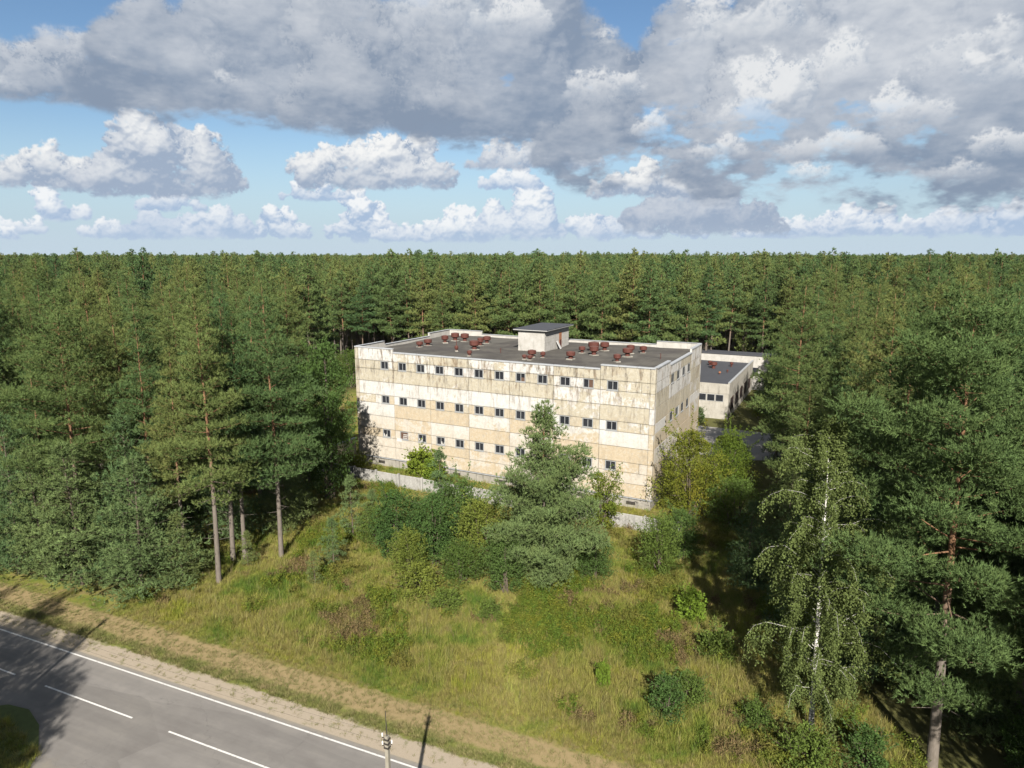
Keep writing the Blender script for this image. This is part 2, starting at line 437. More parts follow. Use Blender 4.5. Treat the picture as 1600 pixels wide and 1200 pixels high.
def bark_birch():
    m, t = material('birch_bark'); o = objco(t)
    n = t.noise(t.vmath('MULTIPLY', o, (1.2, 1.2, 5)), 2.2, 4, .65); _, _, z = t.sep(o)
    dark = t.smooth(n + t.smooth(z, 0, 3, .12, 0), .60, .66)
    principled(t, t.mix(dark, (0.396, 0.384, 0.360), (0.036, 0.030, 0.027)), .7, spec=.2); return m
M['bark_birch'] = bark_birch()

def concrete_panels():
    """painted concrete panels: whitewash and cream flaking off above, peach below, rain streaks"""
    m, t = material('painted_concrete_panels')
    p = pos(t); px, py, z = t.sep(p); r = objrand(t)
    along = px * .893 + py * -.451; deep = px * .451 + py * .893
    q = t.xyz(along, deep, z)
    n1 = t.noise(q, .55, 5, .62, .4); n2 = t.noise(q, 2.6, 5, .65); n3 = t.noise(q, 9, 4, .6)
    streak = t.noise(t.xyz(along * 2.3, deep * 2.3, z * .42), 1.0, 6, .68, .5)
    white = t.mix(t.smooth(n2, .35, .7), (0.300, 0.294, 0.280), (0.370, 0.365, 0.349))
    cream = t.mix(t.smooth(n2, .3, .7), (0.232, 0.208, 0.158), (0.284, 0.263, 0.210))
    peach = t.mix(t.smooth(n2, .3, .7), (0.254, 0.208, 0.144), (0.287, 0.246, 0.180))
    low = t.smooth(z + (n1 - .5) * 5 + (r - .5) * 4.0, 10.8, 6.6)
    bare = t.smooth((r - .5) * .85 + n1 * .9 + (n2 - .5) * .35,   .42, .54)
    c = t.mix(low, cream, peach)
    c = t.mix(bare * (1 - low * .55), c, white)
    # flaked spots
    c = t.mix(t.smooth(n3 * .6 + n2 * .5, .60, .66) * .7, c, (0.279, 0.270, 0.251))
    # mould and rain streaks, mostly on the top storey
    hi = t.smooth(z, 8, 16.5)
    st = t.smooth(streak + (n2 - .5) * .35, .50, .66) * (hi * .72 + .16)
    c = t.mix(st, c, (0.076, 0.066, 0.053))
    oc = t.smooth(streak * .6 + n1 * .5, .56, .66) * .35
    c = t.mix(oc * hi, c, (0.159, 0.102, 0.050))
    dirt = None
    for zb in (2.92, 4.25, 5.47, 7.29, 9.12, 10.33, 12.2, 13.97, 15.17):
        d = t.smooth(t.math('ABSOLUTE', z - zb), .0, .22, 1.0, 0.0); dirt = d if dirt is None else dirt.max(d)
    dv = t.smooth(t.math('ABSOLUTE', t.math('PINGPONG', along - JOINT0, 3.0)), 0.0, .16, 1.0, 0.0)
    dn = t.smooth(n2 * .6 + streak * .5, .45, .68)
    c = t.mix(dirt.max(dv) * dn * (hi * .35 + .22), c, (0.088, 0.076, 0.060))
    bl_ = t.noise(t.xyz(along * .9, deep * .9, z * .5), 1.0, 6, .7)
    c = t.mix(t.smooth(bl_, .52, .70) * (.30 + hi * .25), c, (0.124, 0.112, 0.092))
    c = t.vmath('SCALE', c, t.noise(q, 5, 5, .7) * .5 + .75)
    principled(t, c, .9, n3 * .4 + n2, .35, .02, spec=.2); return m
JOINT0 = (-22.26 * .893 + 95.25 * -.451) + .6
M['panel'] = concrete_panels()
def plain_concrete(name, a, b, sc=2.0, streaks=.4, rough=.92):
    m, t = material(name); p = pos(t)
    n = t.noise(p, sc, 6, .65); x, y, z = t.sep(p)
    s_ = t.noise(t.xyz(x * 2.5, y * 2.5, z * .4), 1.0, 4, .6)
    c = t.ramp(n, [(.3, a), (.7, b)])
    c = t.mix(t.smooth(s_, .5, .7) * streaks, c, (a[0] * .4, a[1] * .4, a[2] * .38))
    principled(t, c, rough, n, .35, .02, spec=.2); return m
M['core'] = plain_concrete('joint_mortar', (0.042, 0.036, 0.030), (0.068, 0.059, 0.051), 4)
M['plinth'] = plain_concrete('plinth_concrete', (0.144, 0.136, 0.118), (0.221, 0.208, 0.182), 1.5, .5)
M['fence'] = plain_concrete('fence_concrete', (0.170, 0.166, 0.153), (0.246, 0.242, 0.229), 1.2, .45)
M['white_wall'] = plain_concrete('white_brick_wall', (0.238, 0.229, 0.208), (0.306, 0.297, 0.280), 1.0, .25)
M['low_wall'] = plain_concrete('low_building_wall', (0.195, 0.182, 0.153), (0.271, 0.259, 0.229), .8, .4)
M['pole'] = plain_concrete('pole_concrete', (0.149, 0.136, 0.109), (0.190, 0.177, 0.149), 3, .2)
def flat(name, col, rough=.6, var=.15, sc=3.0, metal=0.0, spec=.3):
    m, t = material(name); n = t.noise(pos(t), sc, 4, .6)
    principled(t, t.mix(n, tuple(c * (1 - var) for c in col), tuple(min(1, c * (1 + var)) for c in col)), rough, metal=metal, spec=spec); return m
M['frame'] = flat('window_frame_paint', (0.177, 0.182, 0.182), .6)
M['sill'] = flat('zinc_sill', (0.207, 0.212, 0.216), .5)
M['coping'] = flat('zinc_coping', (0.246, 0.256, 0.266), .45, .2, .8)
M['rust'] = flat('rusty_red_paint', (0.057, 0.017, 0.012), .75, .45, 2.5)
M['rust_lid'] = flat('rusty_lid', (0.074, 0.032, 0.025), .8, .4, 2.5)
M['rust_orange'] = flat('rust_orange', (0.187, 0.079, 0.039), .8, .3, 3)
M['gate'] = flat('brown_gate_paint', (0.049, 0.025, 0.017), .7, .3, 1)
M['board'] = flat('brown_board', (0.064, 0.037, 0.025), .85, .3, 4)
M['white_trim'] = flat('white_trim', (0.344, 0.344, 0.335), .6, .08)
M['dark_metal'] = flat('dark_metal', (0.025, 0.022, 0.020), .6)
M['porcelain'] = flat('porcelain', (0.394, 0.394, 0.384), .25, .03)
M['brick_fill'] = flat('pale_rubble', (0.271, 0.261, 0.246), .9, .2, 6)
def glass():
    m, t = material('dark_window_glass'); n = t.noise(pos(t), .7, 3, .5)
    principled(t, t.mix(n, (.006, .007, .009), (.020, .022, .026)), t.smooth(n, .3, .7, .35, .7), spec=.12); return m
M['glass'] = glass()
def roof_felt():
    m, t = material('roof_felt'); p = pos(t)
    n = t.noise(p, .25, 6, .62, .5); n2 = t.noise(p, 1.3, 5, .65)
    c = t.ramp(n * .7 + n2 * .3, [(.30, (0.029, 0.027, 0.026)), (.45, (0.053, 0.049, 0.044)), (.6, (0.075, 0.070, 0.061)), (.75, (0.058, 0.050, 0.047))])
    x, y, z = t.sep(p); u = x * .893 + y * -.451 + (n2 - .5) * .12
    seam = t.smooth(t.math('PINGPONG', u, .5), 0, .05, 1, 0) * t.smooth(n2, .35, .6)
    c = t.mix(seam * .55, c, (0.020, 0.019, 0.018))
    pud = t.noise(p, .12, 3, .5, .8); c = t.mix(t.smooth(pud, .56, .62) * .45, c, (0.040, 0.036, 0.036)); c = t.mix(t.smooth(pud, .44, .38) * .35, c, (0.100, 0.096, 0.084))
    principled(t, c, .95, n2, .3, .02, spec=.15); return m
M['felt'] = roof_felt()
M['felt_new'] = flat('new_roof_felt', (0.038, 0.040, 0.047), .8, .18, .6)

# road frame: e along the road, s across it (29.95 = far edge line, 26.59 = centre line)
RD = math.radians(-23.0); RE = (math.cos(RD), math.sin(RD)); RN = (-math.sin(RD), math.cos(RD))
def rd(a, s, z=0.0): return (RE[0] * a + RN[0] * s, RE[1] * a + RN[1] * s, z)
def ground_mat():
    m, t = material('ground_soil_and_grass')
    p = pos(t); x, y, z = t.sep(p)
    s = x * RN[0] + y * RN[1]; a = x * RE[0] + y * RE[1]
    n = t.noise(p, .16, 4, .62, .6); n2 = t.noise(p, 1.1, 5, .65); n3 = t.noise(p, 6, 4, .65); n4 = t.noise(p, 28, 2, .6)
    w = (t.noise(t.xyz(a * .5, s * 1.0, 0), 1.0, 5, .65) - .5)
    se = s + w * 1.5 + (n3 - .5) * .5
    meadow = t.ramp(((n - .5) * 2.2 + (n2 - .5) * .6 + .5).clamp(), [(q, tuple(k * .7 for k in c)) for q, c in MEADOW])
    gravel = t.mix(n4 * .6 + n3 * .4, (0.176, 0.144, 0.106), (0.282, 0.244, 0.191))
    gravel = t.mix(t.smooth(n2, .56, .66) * .5, gravel, (0.076, 0.084, 0.029))
    green = t.mix(n3, (0.071, 0.088, 0.020), (0.141, 0.141, 0.042))
    mown = t.mix(n3 * .6 + n4 * .4, (0.141, 0.104, 0.050), (0.237, 0.186, 0.102))
    c = t.mix(t.smooth(se, 31.75, 32.1), gravel, green)
    c = t.mix(t.smooth(se, 32.6, 33.3), c, mown)
    c = t.mix(t.smooth(se, 34.7, 35.4), c, meadow)
    c = t.mix(t.smooth(se, 16.4, 15.8), c, green)
    # forest floor: needle litter, moss and shade plants under the pines
    litter = t.mix(n3, (.055, .045, .022), (.085, .095, .03))
    fl = t.smooth(x + (n2 - .5) * 3, 17.5, 21.0).max(t.smooth(x + (n2 - .5) * 3 + t.smooth(y, 60, 100, 0, 8), -25.5, -29.5) * t.smooth(s, 36, 39)).max(t.smooth(y + (n2 - .5) * 6, 140, 155))
    fl = fl * t.smooth(s, 36, 38)
    c = t.mix(fl, c, litter)
    c = t.vmath('SCALE', c, n4 * .4 + .8)
    principled(t, c, 1.0, n3 * .5 + n4 * .5, .6, .05, spec=.05); return m
M['ground'] = ground_mat()
def asphalt():
    m, t = material('worn_asphalt')
    p = pos(t); x, y, z = t.sep(p)
    s = x * RN[0] + y * RN[1]; a = x * RE[0] + y * RE[1]
    q = t.xyz(a, s, 0)
    n = t.noise(q, .3, 5, .6, .4); n2 = t.noise(t.xyz(a * .22, s * 2.2, 0), 1.0, 4, .6); n3 = t.noise(q, 30, 2, .6); n5 = t.noise(q, 1.6, 4, .6)
    c = t.ramp(n * .5 + n2 * .35 + n5 * .15, [(.3, (0.102, 0.094, 0.088)), (.5, (0.130, 0.122, 0.114)), (.7, (0.161, 0.150, 0.136))])
    # wheel tracks polished darker, joins and tar-sealed cracks
    for sc_ in (25.65, 27.5, 24.0, 29.1):
        d = t.math('ABSOLUTE', s - sc_); c = t.mix(t.smooth(d + (n5 - .5) * .5, .15, .75, .22, 0), c, (0.083, 0.078, 0.073))
    cr = t.voro(t.vmath('ADD', q, t.vmath('SCALE', t.noise(q, .8, 3, .6, out='Color'), 2.2)), .16, feature='DISTANCE_TO_EDGE', dim='2D')
    c = t.mix(t.smooth(cr, .0, .005, .25, 0), c, (0.028, 0.027, 0.025))
    pt = t.voro(t.xyz(a * .09, s * .28, 0), 1.0, dim='2D', out='Color'); c = t.vmath('SCALE', c, t.sep(pt)[0] * .26 + .87)
    edge = t.smooth(s + (n5 - .5) * .6, 29.95, 30.5).max(t.smooth(s + (n5 - .5) * 5 + (n - .5) * 6, 22.5, 19.0))
    c = t.mix(edge * .7, c, (0.178, 0.156, 0.117))
    c = t.vmath('SCALE', c, n3 * .35 + .83)
    principled(t, c, .9, n3, .35, .01, spec=.2); return m
M['asphalt'] = asphalt()
def paint():
    m, t = material('worn_road_paint'); n = t.noise(pos(t), 5, 4, .7)
    principled(t, t.mix(t.smooth(n, .52, .68) * .6, (0.412, 0.407, 0.390), (0.167, 0.156, 0.145)), .8, spec=.2); return m
M['paint'] = paint()
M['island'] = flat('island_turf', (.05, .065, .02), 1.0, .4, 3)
M['yard'] = flat('old_yard_asphalt', (.20, .19, .175), .95, .3, .6)

# ================================================================ setting: ground, road, yard
me = MB()
xs = [-30000, -8000, -2000, -600, -200, -60, 60, 200, 600, 2000, 8000, 30000]
for i in range(11):
    for j in range(11):
        me.poly([(xs[i], xs[j], 0), (xs[i + 1], xs[j], 0), (xs[i + 1], xs[j + 1], 0), (xs[i], xs[j + 1], 0)])
tag(me.build('ground', M['ground']), 'overgrown grassy ground running under the forest', kind='structure')
road = MB()
n = 60
for i in range(n):
    a0, a1 = -300 + i * 10, -300 + (i + 1) * 10
    road.poly([rd(a0, 17.2, .012), rd(a1, 17.2, .012), rd(a1, 22.75, .03), rd(a0, 22.75, .03)])
    road.poly([rd(a0, 22.75, .03), rd(a1, 22.75, .03), rd(a1, 26.6, .06), rd(a0, 26.6, .06)])
    road.poly([rd(a0, 26.6, .06), rd(a1, 26.6, .06), rd(a1, 30.35, .012), rd(a0, 30.35, .012)])
road = tag(road.build('road', M['asphalt']), 'grey two lane asphalt road crossing the bottom corner', kind='structure')
def zr(s): return (.06 - abs(s - 26.6) / (3.85 if s < 26.6 else 3.75) * .048)
def stripe(name, a0, a1, s, w):
    mb = MB(); k = max(1, int((a1 - a0) / 10))
    for i in range(k):
        b0, b1 = a0 + (a1 - a0) * i / k, a0 + (a1 - a0) * (i + 1) / k
        mb.poly([rd(b0, s - w / 2, zr(s - w / 2) + .005), rd(b1, s - w / 2, zr(s - w / 2) + .005), rd(b1, s + w / 2, zr(s + w / 2) + .005), rd(b0, s + w / 2, zr(s + w / 2) + .005)])
    return mb.build(name, M['paint'], road)
stripe('edge_line', -300, 300, 29.95, .13)
# centre dashes: photograph shows one from a=-46.6 to -38 and the next from -34.8; period 11.9
for k in range(-5, 8):
    a0 = -46.6 + 11.85 * k; stripe('centre_dash', a0, a0 + 8.6, 26.59 - .07, .12)
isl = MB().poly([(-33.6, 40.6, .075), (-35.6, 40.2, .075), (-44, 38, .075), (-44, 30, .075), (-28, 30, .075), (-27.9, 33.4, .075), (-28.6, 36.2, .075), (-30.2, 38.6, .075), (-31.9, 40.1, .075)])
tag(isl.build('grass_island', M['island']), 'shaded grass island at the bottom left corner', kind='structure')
yard = MB(); 
B_O = Vector((-22.26, 95.25, 0)); B_TH = math.radians(-26.8)
BD = Vector((math.cos(B_TH), math.sin(B_TH), 0)); BN = Vector((-math.sin(B_TH), math.cos(B_TH), 0))
def bl(u, v, z=0.0): q = B_O + BD * u + BN * v; return (q.x, q.y, z)
yard.poly([bl(-24, 30, .008), bl(-1.5, 26, .008), bl(50, 26, .008), bl(58, 30, .008), bl(58, 44, .008), bl(-24, 44, .008)])
tag(yard.build('yard_pavement', M['yard']), 'cracked grey yard behind the factory', kind='structure')

# ================================================================ factory building
BW, BDp, RZ, HL, HR = 43.2, 25.2, 16.02, 16.45, 16.95
fac = tag(empty('factory_building', tuple(B_O), B_TH), 'abandoned three storey factory clad in stained cream and white concrete panels', 'building')
rng = random.Random(4)
core = MB(); T = .34
core.box((T, T, 0), (BW - T, T + .02, RZ - .05)).box((BW - T, T, 0), (BW - T + .02, BDp - T, RZ - .05))
core.build('wall_core', M['core'], fac)
_panel = {}
def panel(u0, z0, u1, z1, face, depth=.30, jitter=True):
    """one wall panel; face 'front' looks to -y, 'side' looks to +x"""
    g = .022; w, h = round(u1 - u0 - 2 * g, 3), round(z1 - z0 - 2 * g, 3); key = (w, h, depth)
    if key not in _panel: _panel[key] = MB().slab(w, depth, h, .022).mesh('wall_panel', M['panel'])
    j = rng.uniform(-.006, .008) if jitter else 0
    o = obj('wall_panel', _panel[key], fac)
    if face == 'front': o.location = (u0 + g, j, z0 + g)
    else: o.location = (BW - j, u0 + g, z0 + g); o.rotation_euler = (0, 0, math.pi / 2)
    return o
BANDS = [(1.26, 2.92), (2.92, 4.25), (4.25, 5.47), (5.47, 7.29), (7.29, 9.12), (9.12, 10.33), (10.33, 12.2), (12.2, 13.97), (13.97, 15.17)]
WROWS = {2: 4.86, 5: 9.74, 8: 14.58}
WIN_W, WIN_H = 1.36, 1.16
def bay_strip(face, L, wins, bands_top):
    J = [.6 + 6 * i for i in range(int((L - 1.2) / 6 + .5) + 1)]
    for k, (z0, z1) in enumerate(BANDS):
        if k in WROWS:
            cuts = sorted([(w - WIN_W / 2, w + WIN_W / 2) for w in wins])
            edges = []; x = J[0]
            for a, b in cuts: edges.append((x, a)); x = b
            edges.append((x, J[-1]))
            for a, b in edges:
                js = [a] + [q for q in J if a + .15 < q < b - .15] + [b]
                for i in range(len(js) - 1):
                    c, d = js[i], js[i + 1]
                    if d - c > 3.2:
                        mid = d - (1.0 if face == 'front' else 1.2); panel(c, z0, mid, z1, face); panel(mid, z0, d, z1, face)
                    else: panel(c, z0, d, z1, face)
            # thin lintel and sill strips fill the band over and under each opening
            zc = WROWS[k]
            for a, b in cuts:
                if zc - WIN_H / 2 - z0 > .05: panel(a, z0 - .0, b, zc - WIN_H / 2, face, .30, False)
                if z1 - zc - WIN_H / 2 > .05: panel(a, zc + WIN_H / 2, b, z1, face, .30, False)
        else:
            for i in range(len(J) - 1): panel(J[i], z0, J[i + 1], z1, face)
    for i in range(len(J) - 1):
        raised = i in (0, len(J) - 2)
        panel(J[i], 15.17, J[i + 1], HR if raised else HL, face, .26)
FW = [.6 + 4.5 + 3 * i for i in range(12)]; SW = [8.1 + 3 * i for i in range(4)]
bay_strip('front', BW, FW, None); bay_strip('side', BDp, SW, None)
zs = [b[0] for b in BANDS] + [15.17, HR]
def corner(cx, cy):
    for i in range(len(zs) - 1):
        mb = MB().box((cx + .012, cy + .012, zs[i] + .02), (cx + .588, cy + .588, zs[i + 1] - .02)); mb.build('corner_block', M['panel'], fac)
corner(0, -.004); corner(BW - .6 + .004, -.004); corner(BW - .6 + .004, BDp - .6)
# walls turned away from the road
rear = MB().box((0, .61, 0), (.3, BDp, 15.17)).box((.305, BDp - .3, 0), (BW - .61, BDp, 15.17)); rear.build('rear_wall', M['panel'], fac)
rp = MB().box((0, .62, 15.2), (.26, 6.6, HR)).box((0, 6.62, 15.2), (.26, 18.58, HL)).box((0, 18.6, 15.2), (.26, BDp, HR))
rp.box((.28, BDp - .26, 15.2), (6.6, BDp - .002, HR)).box((6.62, BDp - .26, 15.2), (BW - 6.62, BDp - .002, HL)).box((BW - 6.6, BDp - .26, 15.2), (BW - .6, BDp - .002, HR))
rp.build('rear_parapet', M['white_wall'], fac)
pl = MB().box((.06, .06, 0), (BW - .06, .4, 1.2)).box((BW - .4, .42, 0), (BW - .06, BDp - .06, 1.2)); pl.build('plinth', M['plinth'], fac)
for a in range(14):
    u = .2 + a * 3.1; MB().box((u, -.16, 1.19), (min(u + 3.04, BW + .1), .3, 1.235)).build('ledge_flashing', M['coping'], fac, (0, 0, rng.uniform(-.01, .02)))
for u in (3.5, 10.2, 16.0, 22.5, 28.0, 34.0, 40.2):
    MB().box((u, .03, .35), (u + 1.1, .075, .75)).build('cellar_vent', M['dark_metal'], fac)
# copings, piece by piece
def cope(x0, y0, x1, y1, z):
    L = math.hypot(x1 - x0, y1 - y0); k = max(1, round(L / 2.0)); ang = math.atan2(y1 - y0, x1 - x0)
    for i in range(k):
        a = i * L / k + .03; b = (i + 1) * L / k - .03
        key = ('c', round(b - a, 3))
        if key not in _panel: _panel[key] = MB().box((0, -.24, 0), (b - a, .22, .045)).box((0, -.245, -.09), (b - a, -.225, -.001)).mesh('coping_piece', M['coping'])
        o = obj('coping_piece', _panel[key], fac, (x0 + math.cos(ang) * a, y0 + math.sin(ang) * a, z + rng.uniform(.0, .018)), ang)
for x0, x1, z in ((0, 6.6, HR), (6.62, BW - 6.62, HL), (BW - 6.6, BW, HR)):
    cope(x0, .15, x1, .15, z); cope(x1, BDp - .15, x0, BDp - .15, z)
for y0, y1, z in ((.42, 6.6, HR), (6.62, 18.58, HL), (18.6, BDp - .42, HR)):
    cope(BW - .15, y0, BW - .15, y1, z); cope(.15, y1, .15, y0, z)
roof = MB(); nx, ny = 22, 13
for i in range(nx):
    for j in range(ny):
        def rz_(a, b): return RZ + .05 * math.sin(a * .7 + b * .4) + .04 * math.sin(b * .9 - a * .23)
        x0, x1 = .26 + (BW - .52) * i / nx, .26 + (BW - .52) * (i + 1) / nx; y0, y1 = .26 + (BDp - .52) * j / ny, .26 + (BDp - .52) * (j + 1) / ny
        roof.poly([(x0, y0, rz_(x0, y0)), (x1, y0, rz_(x1, y0)), (x1, y1, rz_(x1, y1)), (x0, y1, rz_(x0, y1))])
roof.build('roof', M['felt'], fac)
# windows
w2, h2 = WIN_W / 2, WIN_H / 2
fr = MB()
for a, b in (((-w2, .0, -h2), (-w2 + .10, .24, h2)), ((w2 - .10, .0, -h2), (w2, .24, h2)), ((-w2 + .10, .0, h2 - .10), (w2 - .10, .24, h2)), ((-w2 + .10, .0, -h2), (w2 - .10, .24, -h2 + .10)), ((-.035, .10, -h2 + .10), (.035, .17, h2 - .10))): fr.box(a, b)
fr_me = fr.mesh('window', M['frame'])
pane_me = MB().box((0, .13, -h2 + .10), (w2 - .10 - .035, .15, h2 - .10)).mesh('pane', M['glass'])
sill_me = MB().box((-w2 - .06, -.10, -h2 - .06), (w2 + .06, .12, -h2 - .012)).mesh('sill', M['sill'])
def jag(k):
    r = random.Random(k); a = -h2 + .10; w = w2 - .135; m = MB()
    pts = [(0, .115, a)] + [(w * i / 5, .115, a + (r.uniform(.04, .42))) for i in range(6)] + [(w, .115, a)]
    m.poly(pts); m.poly([(x, .125, z) for x, y, z in pts[::-1]]); return m.mesh('broken_glass', M['brick_fill'])
jags = [jag(i) for i in range(3)]
fs = MB()
for a, b in (((-w2, .0, -h2), (-w2 + .07, .24, h2)), ((w2 - .07, .0, -h2), (w2, .24, h2)), ((-w2 + .07, .0, h2 - .08), (w2 - .07, .24, h2)), ((-w2 + .07, .0, -h2), (w2 - .07, .24, -h2 + .08)), ((-.03, .008, -h2 + .08), (.03, .04, h2 - .08))): fs.box(a, b)
fs_me = fs.mesh('window', M['frame']); pane_s = MB().box((0, .02, -h2 + .08), (w2 - .07 - .03, .035, h2 - .08)).mesh('pane', M['glass'])
def window(u, zc, face, kind=0):
    w = obj('window', fr_me if face == 'front' else fs_me, fac)
    if face == 'front': w.location = (u, .05, zc)
    else: w.location = (BW - .01, u, zc); w.rotation_euler = (0, 0, math.pi / 2)
    if kind == 2:
        MB().box((-w2 + .1, .06, -h2 + .1), (w2 - .1, .10, h2 - .1)).build('board', M['board'], w)
        for q in range(9):
            MB().box((-.25 + .24 * (q % 3) + .05 * (q // 3), .035, -.42 + .25 * (q // 3)), (-.04 + .24 * (q % 3) + .05 * (q // 3), .055, -.28 + .25 * (q // 3))).build('brick', M['brick_fill'], w)
    else:
        f_ = face == 'front'; pm_ = pane_me if f_ else pane_s
        obj('pane', pm_, w, (-w2 + (.10 if f_ else .07), 0, 0)); obj('pane', pm_, w, (.035 if f_ else .03, 0, 0))
        if kind == 1:
            obj('broken_glass', jags[rng.randrange(3)], w, (rng.choice((-w2 + .1, .035)), 0, 0))
    if kind == 3:
        x0 = rng.choice((-w2 + .11, .045)); MB().box((x0, .095, -h2 + .105), (x0 + .5, .12, -h2 + .105 + rng.choice((.45, .93)))).build('board', rng.choice((M['board'], M['sill'], M['white_trim'])), w)
    obj('sill', sill_me, w)
    return w
for k, zc in WROWS.items():
    for i, u in enumerate(FW):
        kd = 0
        if k == 2: kd = 2 if i == 1 else (1 if i in (0, 2, 3) else 0)
        else:
            q = rng.random(); kd = 1 if q < .10 else (3 if q < .22 else 0)
        window(u, zc, 'front', kd)
    for u in SW: window(u, zc, 'side', 0)
MB().box((6.9, -.03, 3.95), (7.7, -.006, 4.4)).build('white_sign_plate', M['white_trim'], fac)
# roof ventilators
def vent(u, v, r, h, lid=True):
    o = empty('roof_vent', (0, 0, 0)); o.parent = fac; o.location = (u, v, RZ); o.rotation_euler = (0, 0, u * 7)
    hc = .12
    MB().box((-r * .75, -r * .75, -.1), (r * .75, r * .75, hc)).build('curb', M['plinth'], o)
    MB().lathe([(r * .5, hc), (r * .45, h * .45)], 14).build('neck', M['rust'], o, smooth=False)
    MB().lathe([(r * .62, h * .42), (r * .95, h * .52), (r, h * .56), (r, h * .98), (r * .96, h)], 18).build('drum', M['rust'], o)
    if lid: MB().lathe([(r * .93, h + .001), (r * .5, h + .07), (.05, h + .10)], 18).build('cap', M['rust_lid'], o)
for (u, v, r, h) in [(4.9, 9.0, .55, 1.0), (5.1, 10.9, .66, 1.2), (5.5, 15.1, .6, 1.15), (5.6, 18.0, .72, 1.3), (7.4, 18.0, .72, 1.3), (12.0, 7.9, .3, .75), (16.2, 4.4, .36, .75),
                     (13.6, 10.3, .78, 1.55), (12.3, 14.4, .5, 1.3), (11.7, 17.5, .66, 1.2), (24.3, 7.2, .62, 1.05), (24.2, 5.1, .34, .6), (25.1, 4.9, .4, .65), (25.8, 7.5, .36, .8),
                     (29.6, 8.0, .66, 1.2), (28.9, 14.0, .5, 1.0), (29.7, 16.5, .85, 1.4), (31.1, 12.8, .7, 1.3), (30.9, 17.8, .7, 1.3), (35.8, 8.6, .52, 1.0), (35.6, 13.7, .74, 1.3), (35.1, 16.7, .6, 1.2), (36.6, 17.8, .55, 1.1)]:
    vent(u, v, r * .92, h * rng.uniform(.82, 1.0))
for u, v, h in [(12.0, 7.9, 1.5), (18.5, 9.2, .7), (40.2, 13.5, .8), (38.5, 4.5, .4)]:
    MB().tube([(0, 0, 0), (0, 0, h)], [.05, .045], 6).build('vent_pipe', M['rust'], fac, (u, v, RZ))
# stair penthouse on the roof
ph = empty('stair_penthouse', (0, 0, 0)); ph.parent = fac; ph.location = (19.6, 12.6, RZ)
courses = MB(); 
for i in range(16):
    z0 = -.1 + i * .195; e = .012 * (i % 2) + rng.uniform(0, .008)
    courses.box((-e, -e, z0), (4.15 + e, 9.0 + e, z0 + .187))
courses.box((.02, .02, -.1), (4.13, 8.98, 3.0))
courses.build('wall', M['white_wall'], ph)
MB().box((-.6, -.5, 3.02), (4.75, 9.5, 3.12)).build('roof_slab', M['white_trim'], ph)
MB().box((-.64, -.54, 3.125), (4.79, 9.54, 3.2)).build('roof_felt', M['felt_new'], ph)
MB().box((4.18, 5.2, .05), (4.22, 6.1, 2.3)).build('door', M['rust_orange'], ph)
MB().box((4.225, 5.35, .05), (4.24, 5.95, 1.2)).build('door_leaf', M['rust'], ph)
brd = MB().box((0, 0, 0), (.05, .9, 1.3)).build('leaning_board', M['white_trim'], ph, (4.9, 4.0, 0)); brd.rotation_euler = (0, -.5, .2)
MB().box((-1.0, 2.0, .0), (-.3, 4.5, .25)).build('roof_hatch', M['felt_new'], ph)

# ================================================================ low workshop to the right of the factory
lw_o = Vector((39.4, 121.0, 0))
low = tag(empty('workshop', tuple(lw_o), B_TH), 'low workshop with dark flat roof and brown gates beside the factory', 'building')
MB().box((-30, 0, 0), (0, 31, 6.0)).build('wall', M['low_wall'], low)
MB().box((-30, -.06, 4.75), (.06, .30, 6.55)).box((-.25, .31, 5.2), (.07, 31, 6.75)).build('parapet', M['low_wall'], low)
MB().box((-29.9, .31, 6.005), (-.26, 30.9, 6.12)).build('roof', M['felt_new'], low)
for i in range(15): MB().box((-.3, .3 + i * 2.05, 6.76), (.12, .3 + i * 2.05 + 2.0, 6.80)).build('coping_piece', M['coping'], low)
for i in range(9):
    u = -1.6 - i * 1.55
    w = MB().box((u - .7, -.05, 3.25), (u - .63, .02, 4.55)).box((u + .63, -.05, 3.25), (u + .7, .02, 4.55)).box((u - .63, -.05, 4.47), (u + .63, .02, 4.55)).box((u - .63, -.05, 3.25), (u + .63, .02, 3.33)).build('window', M['frame'], low)
    MB().box((u - .63, -.02, 3.33), (u + .63, -.003, 4.47)).build('pane', M['glass'], w)
for i in range(5):
    v = 4.0 + i * 5.6
    w = MB().box((.02, v - 1.6, 1.2), (.055, v - 1.5, 3.6)).box((.02, v + 1.5, 1.2), (.055, v + 1.6, 3.6)).box((.02, v - 1.5, 3.5), (.055, v + 1.5, 3.6)).box((.02, v - .05, 1.2), (.055, v + .05, 3.5)).build('window', M['gate'], low)
    MB().box((.003, v - 1.5, 1.2), (.018, v + 1.5, 3.5)).build('pane', M['glass'], w)
for u in (-7.2, -9.4):
    gt = MB().box((u - 1.05, -.06, 0), (u + 1.05, -.004, 2.9)).build('gate', M['gate'], low)
    MB().box((u + 1.06, -.05, 0), (u + 1.14, -.002, 2.9)).build('gate_post', M['white_trim'], gt)
for u, v, r, h in [(-8.5, 9.5, .5, .7), (-9.6, 15, .5, .8), (-6.5, 20, .7, 1.3), (-8.0, 24, .45, .9), (-4.0, 13, .25, .5), (-3.0, 16, .2, .5), (-3.5, 24, .35, .9), (-10, 22, .5, 1.1)]:
    o = empty('roof_vent', (0, 0, 0)); o.parent = low; o.location = (u, v, 6.12)
    MB().lathe([(r * .5, 0), (r * .45, h * .5)], 10).build('neck', M['rust'], o)
    MB().lathe([(r * .6, h * .45), (r, h * .58), (r, h), (r * .4, h + .08)], 12).build('drum', M['rust_orange'] if v < 14 else M['rust'], o)
wing = tag(empty('rear_wing', tuple(lw_o + BD * -2 + BN * 32), B_TH), 'taller white walled wing standing behind the dark roofed workshop', 'building')
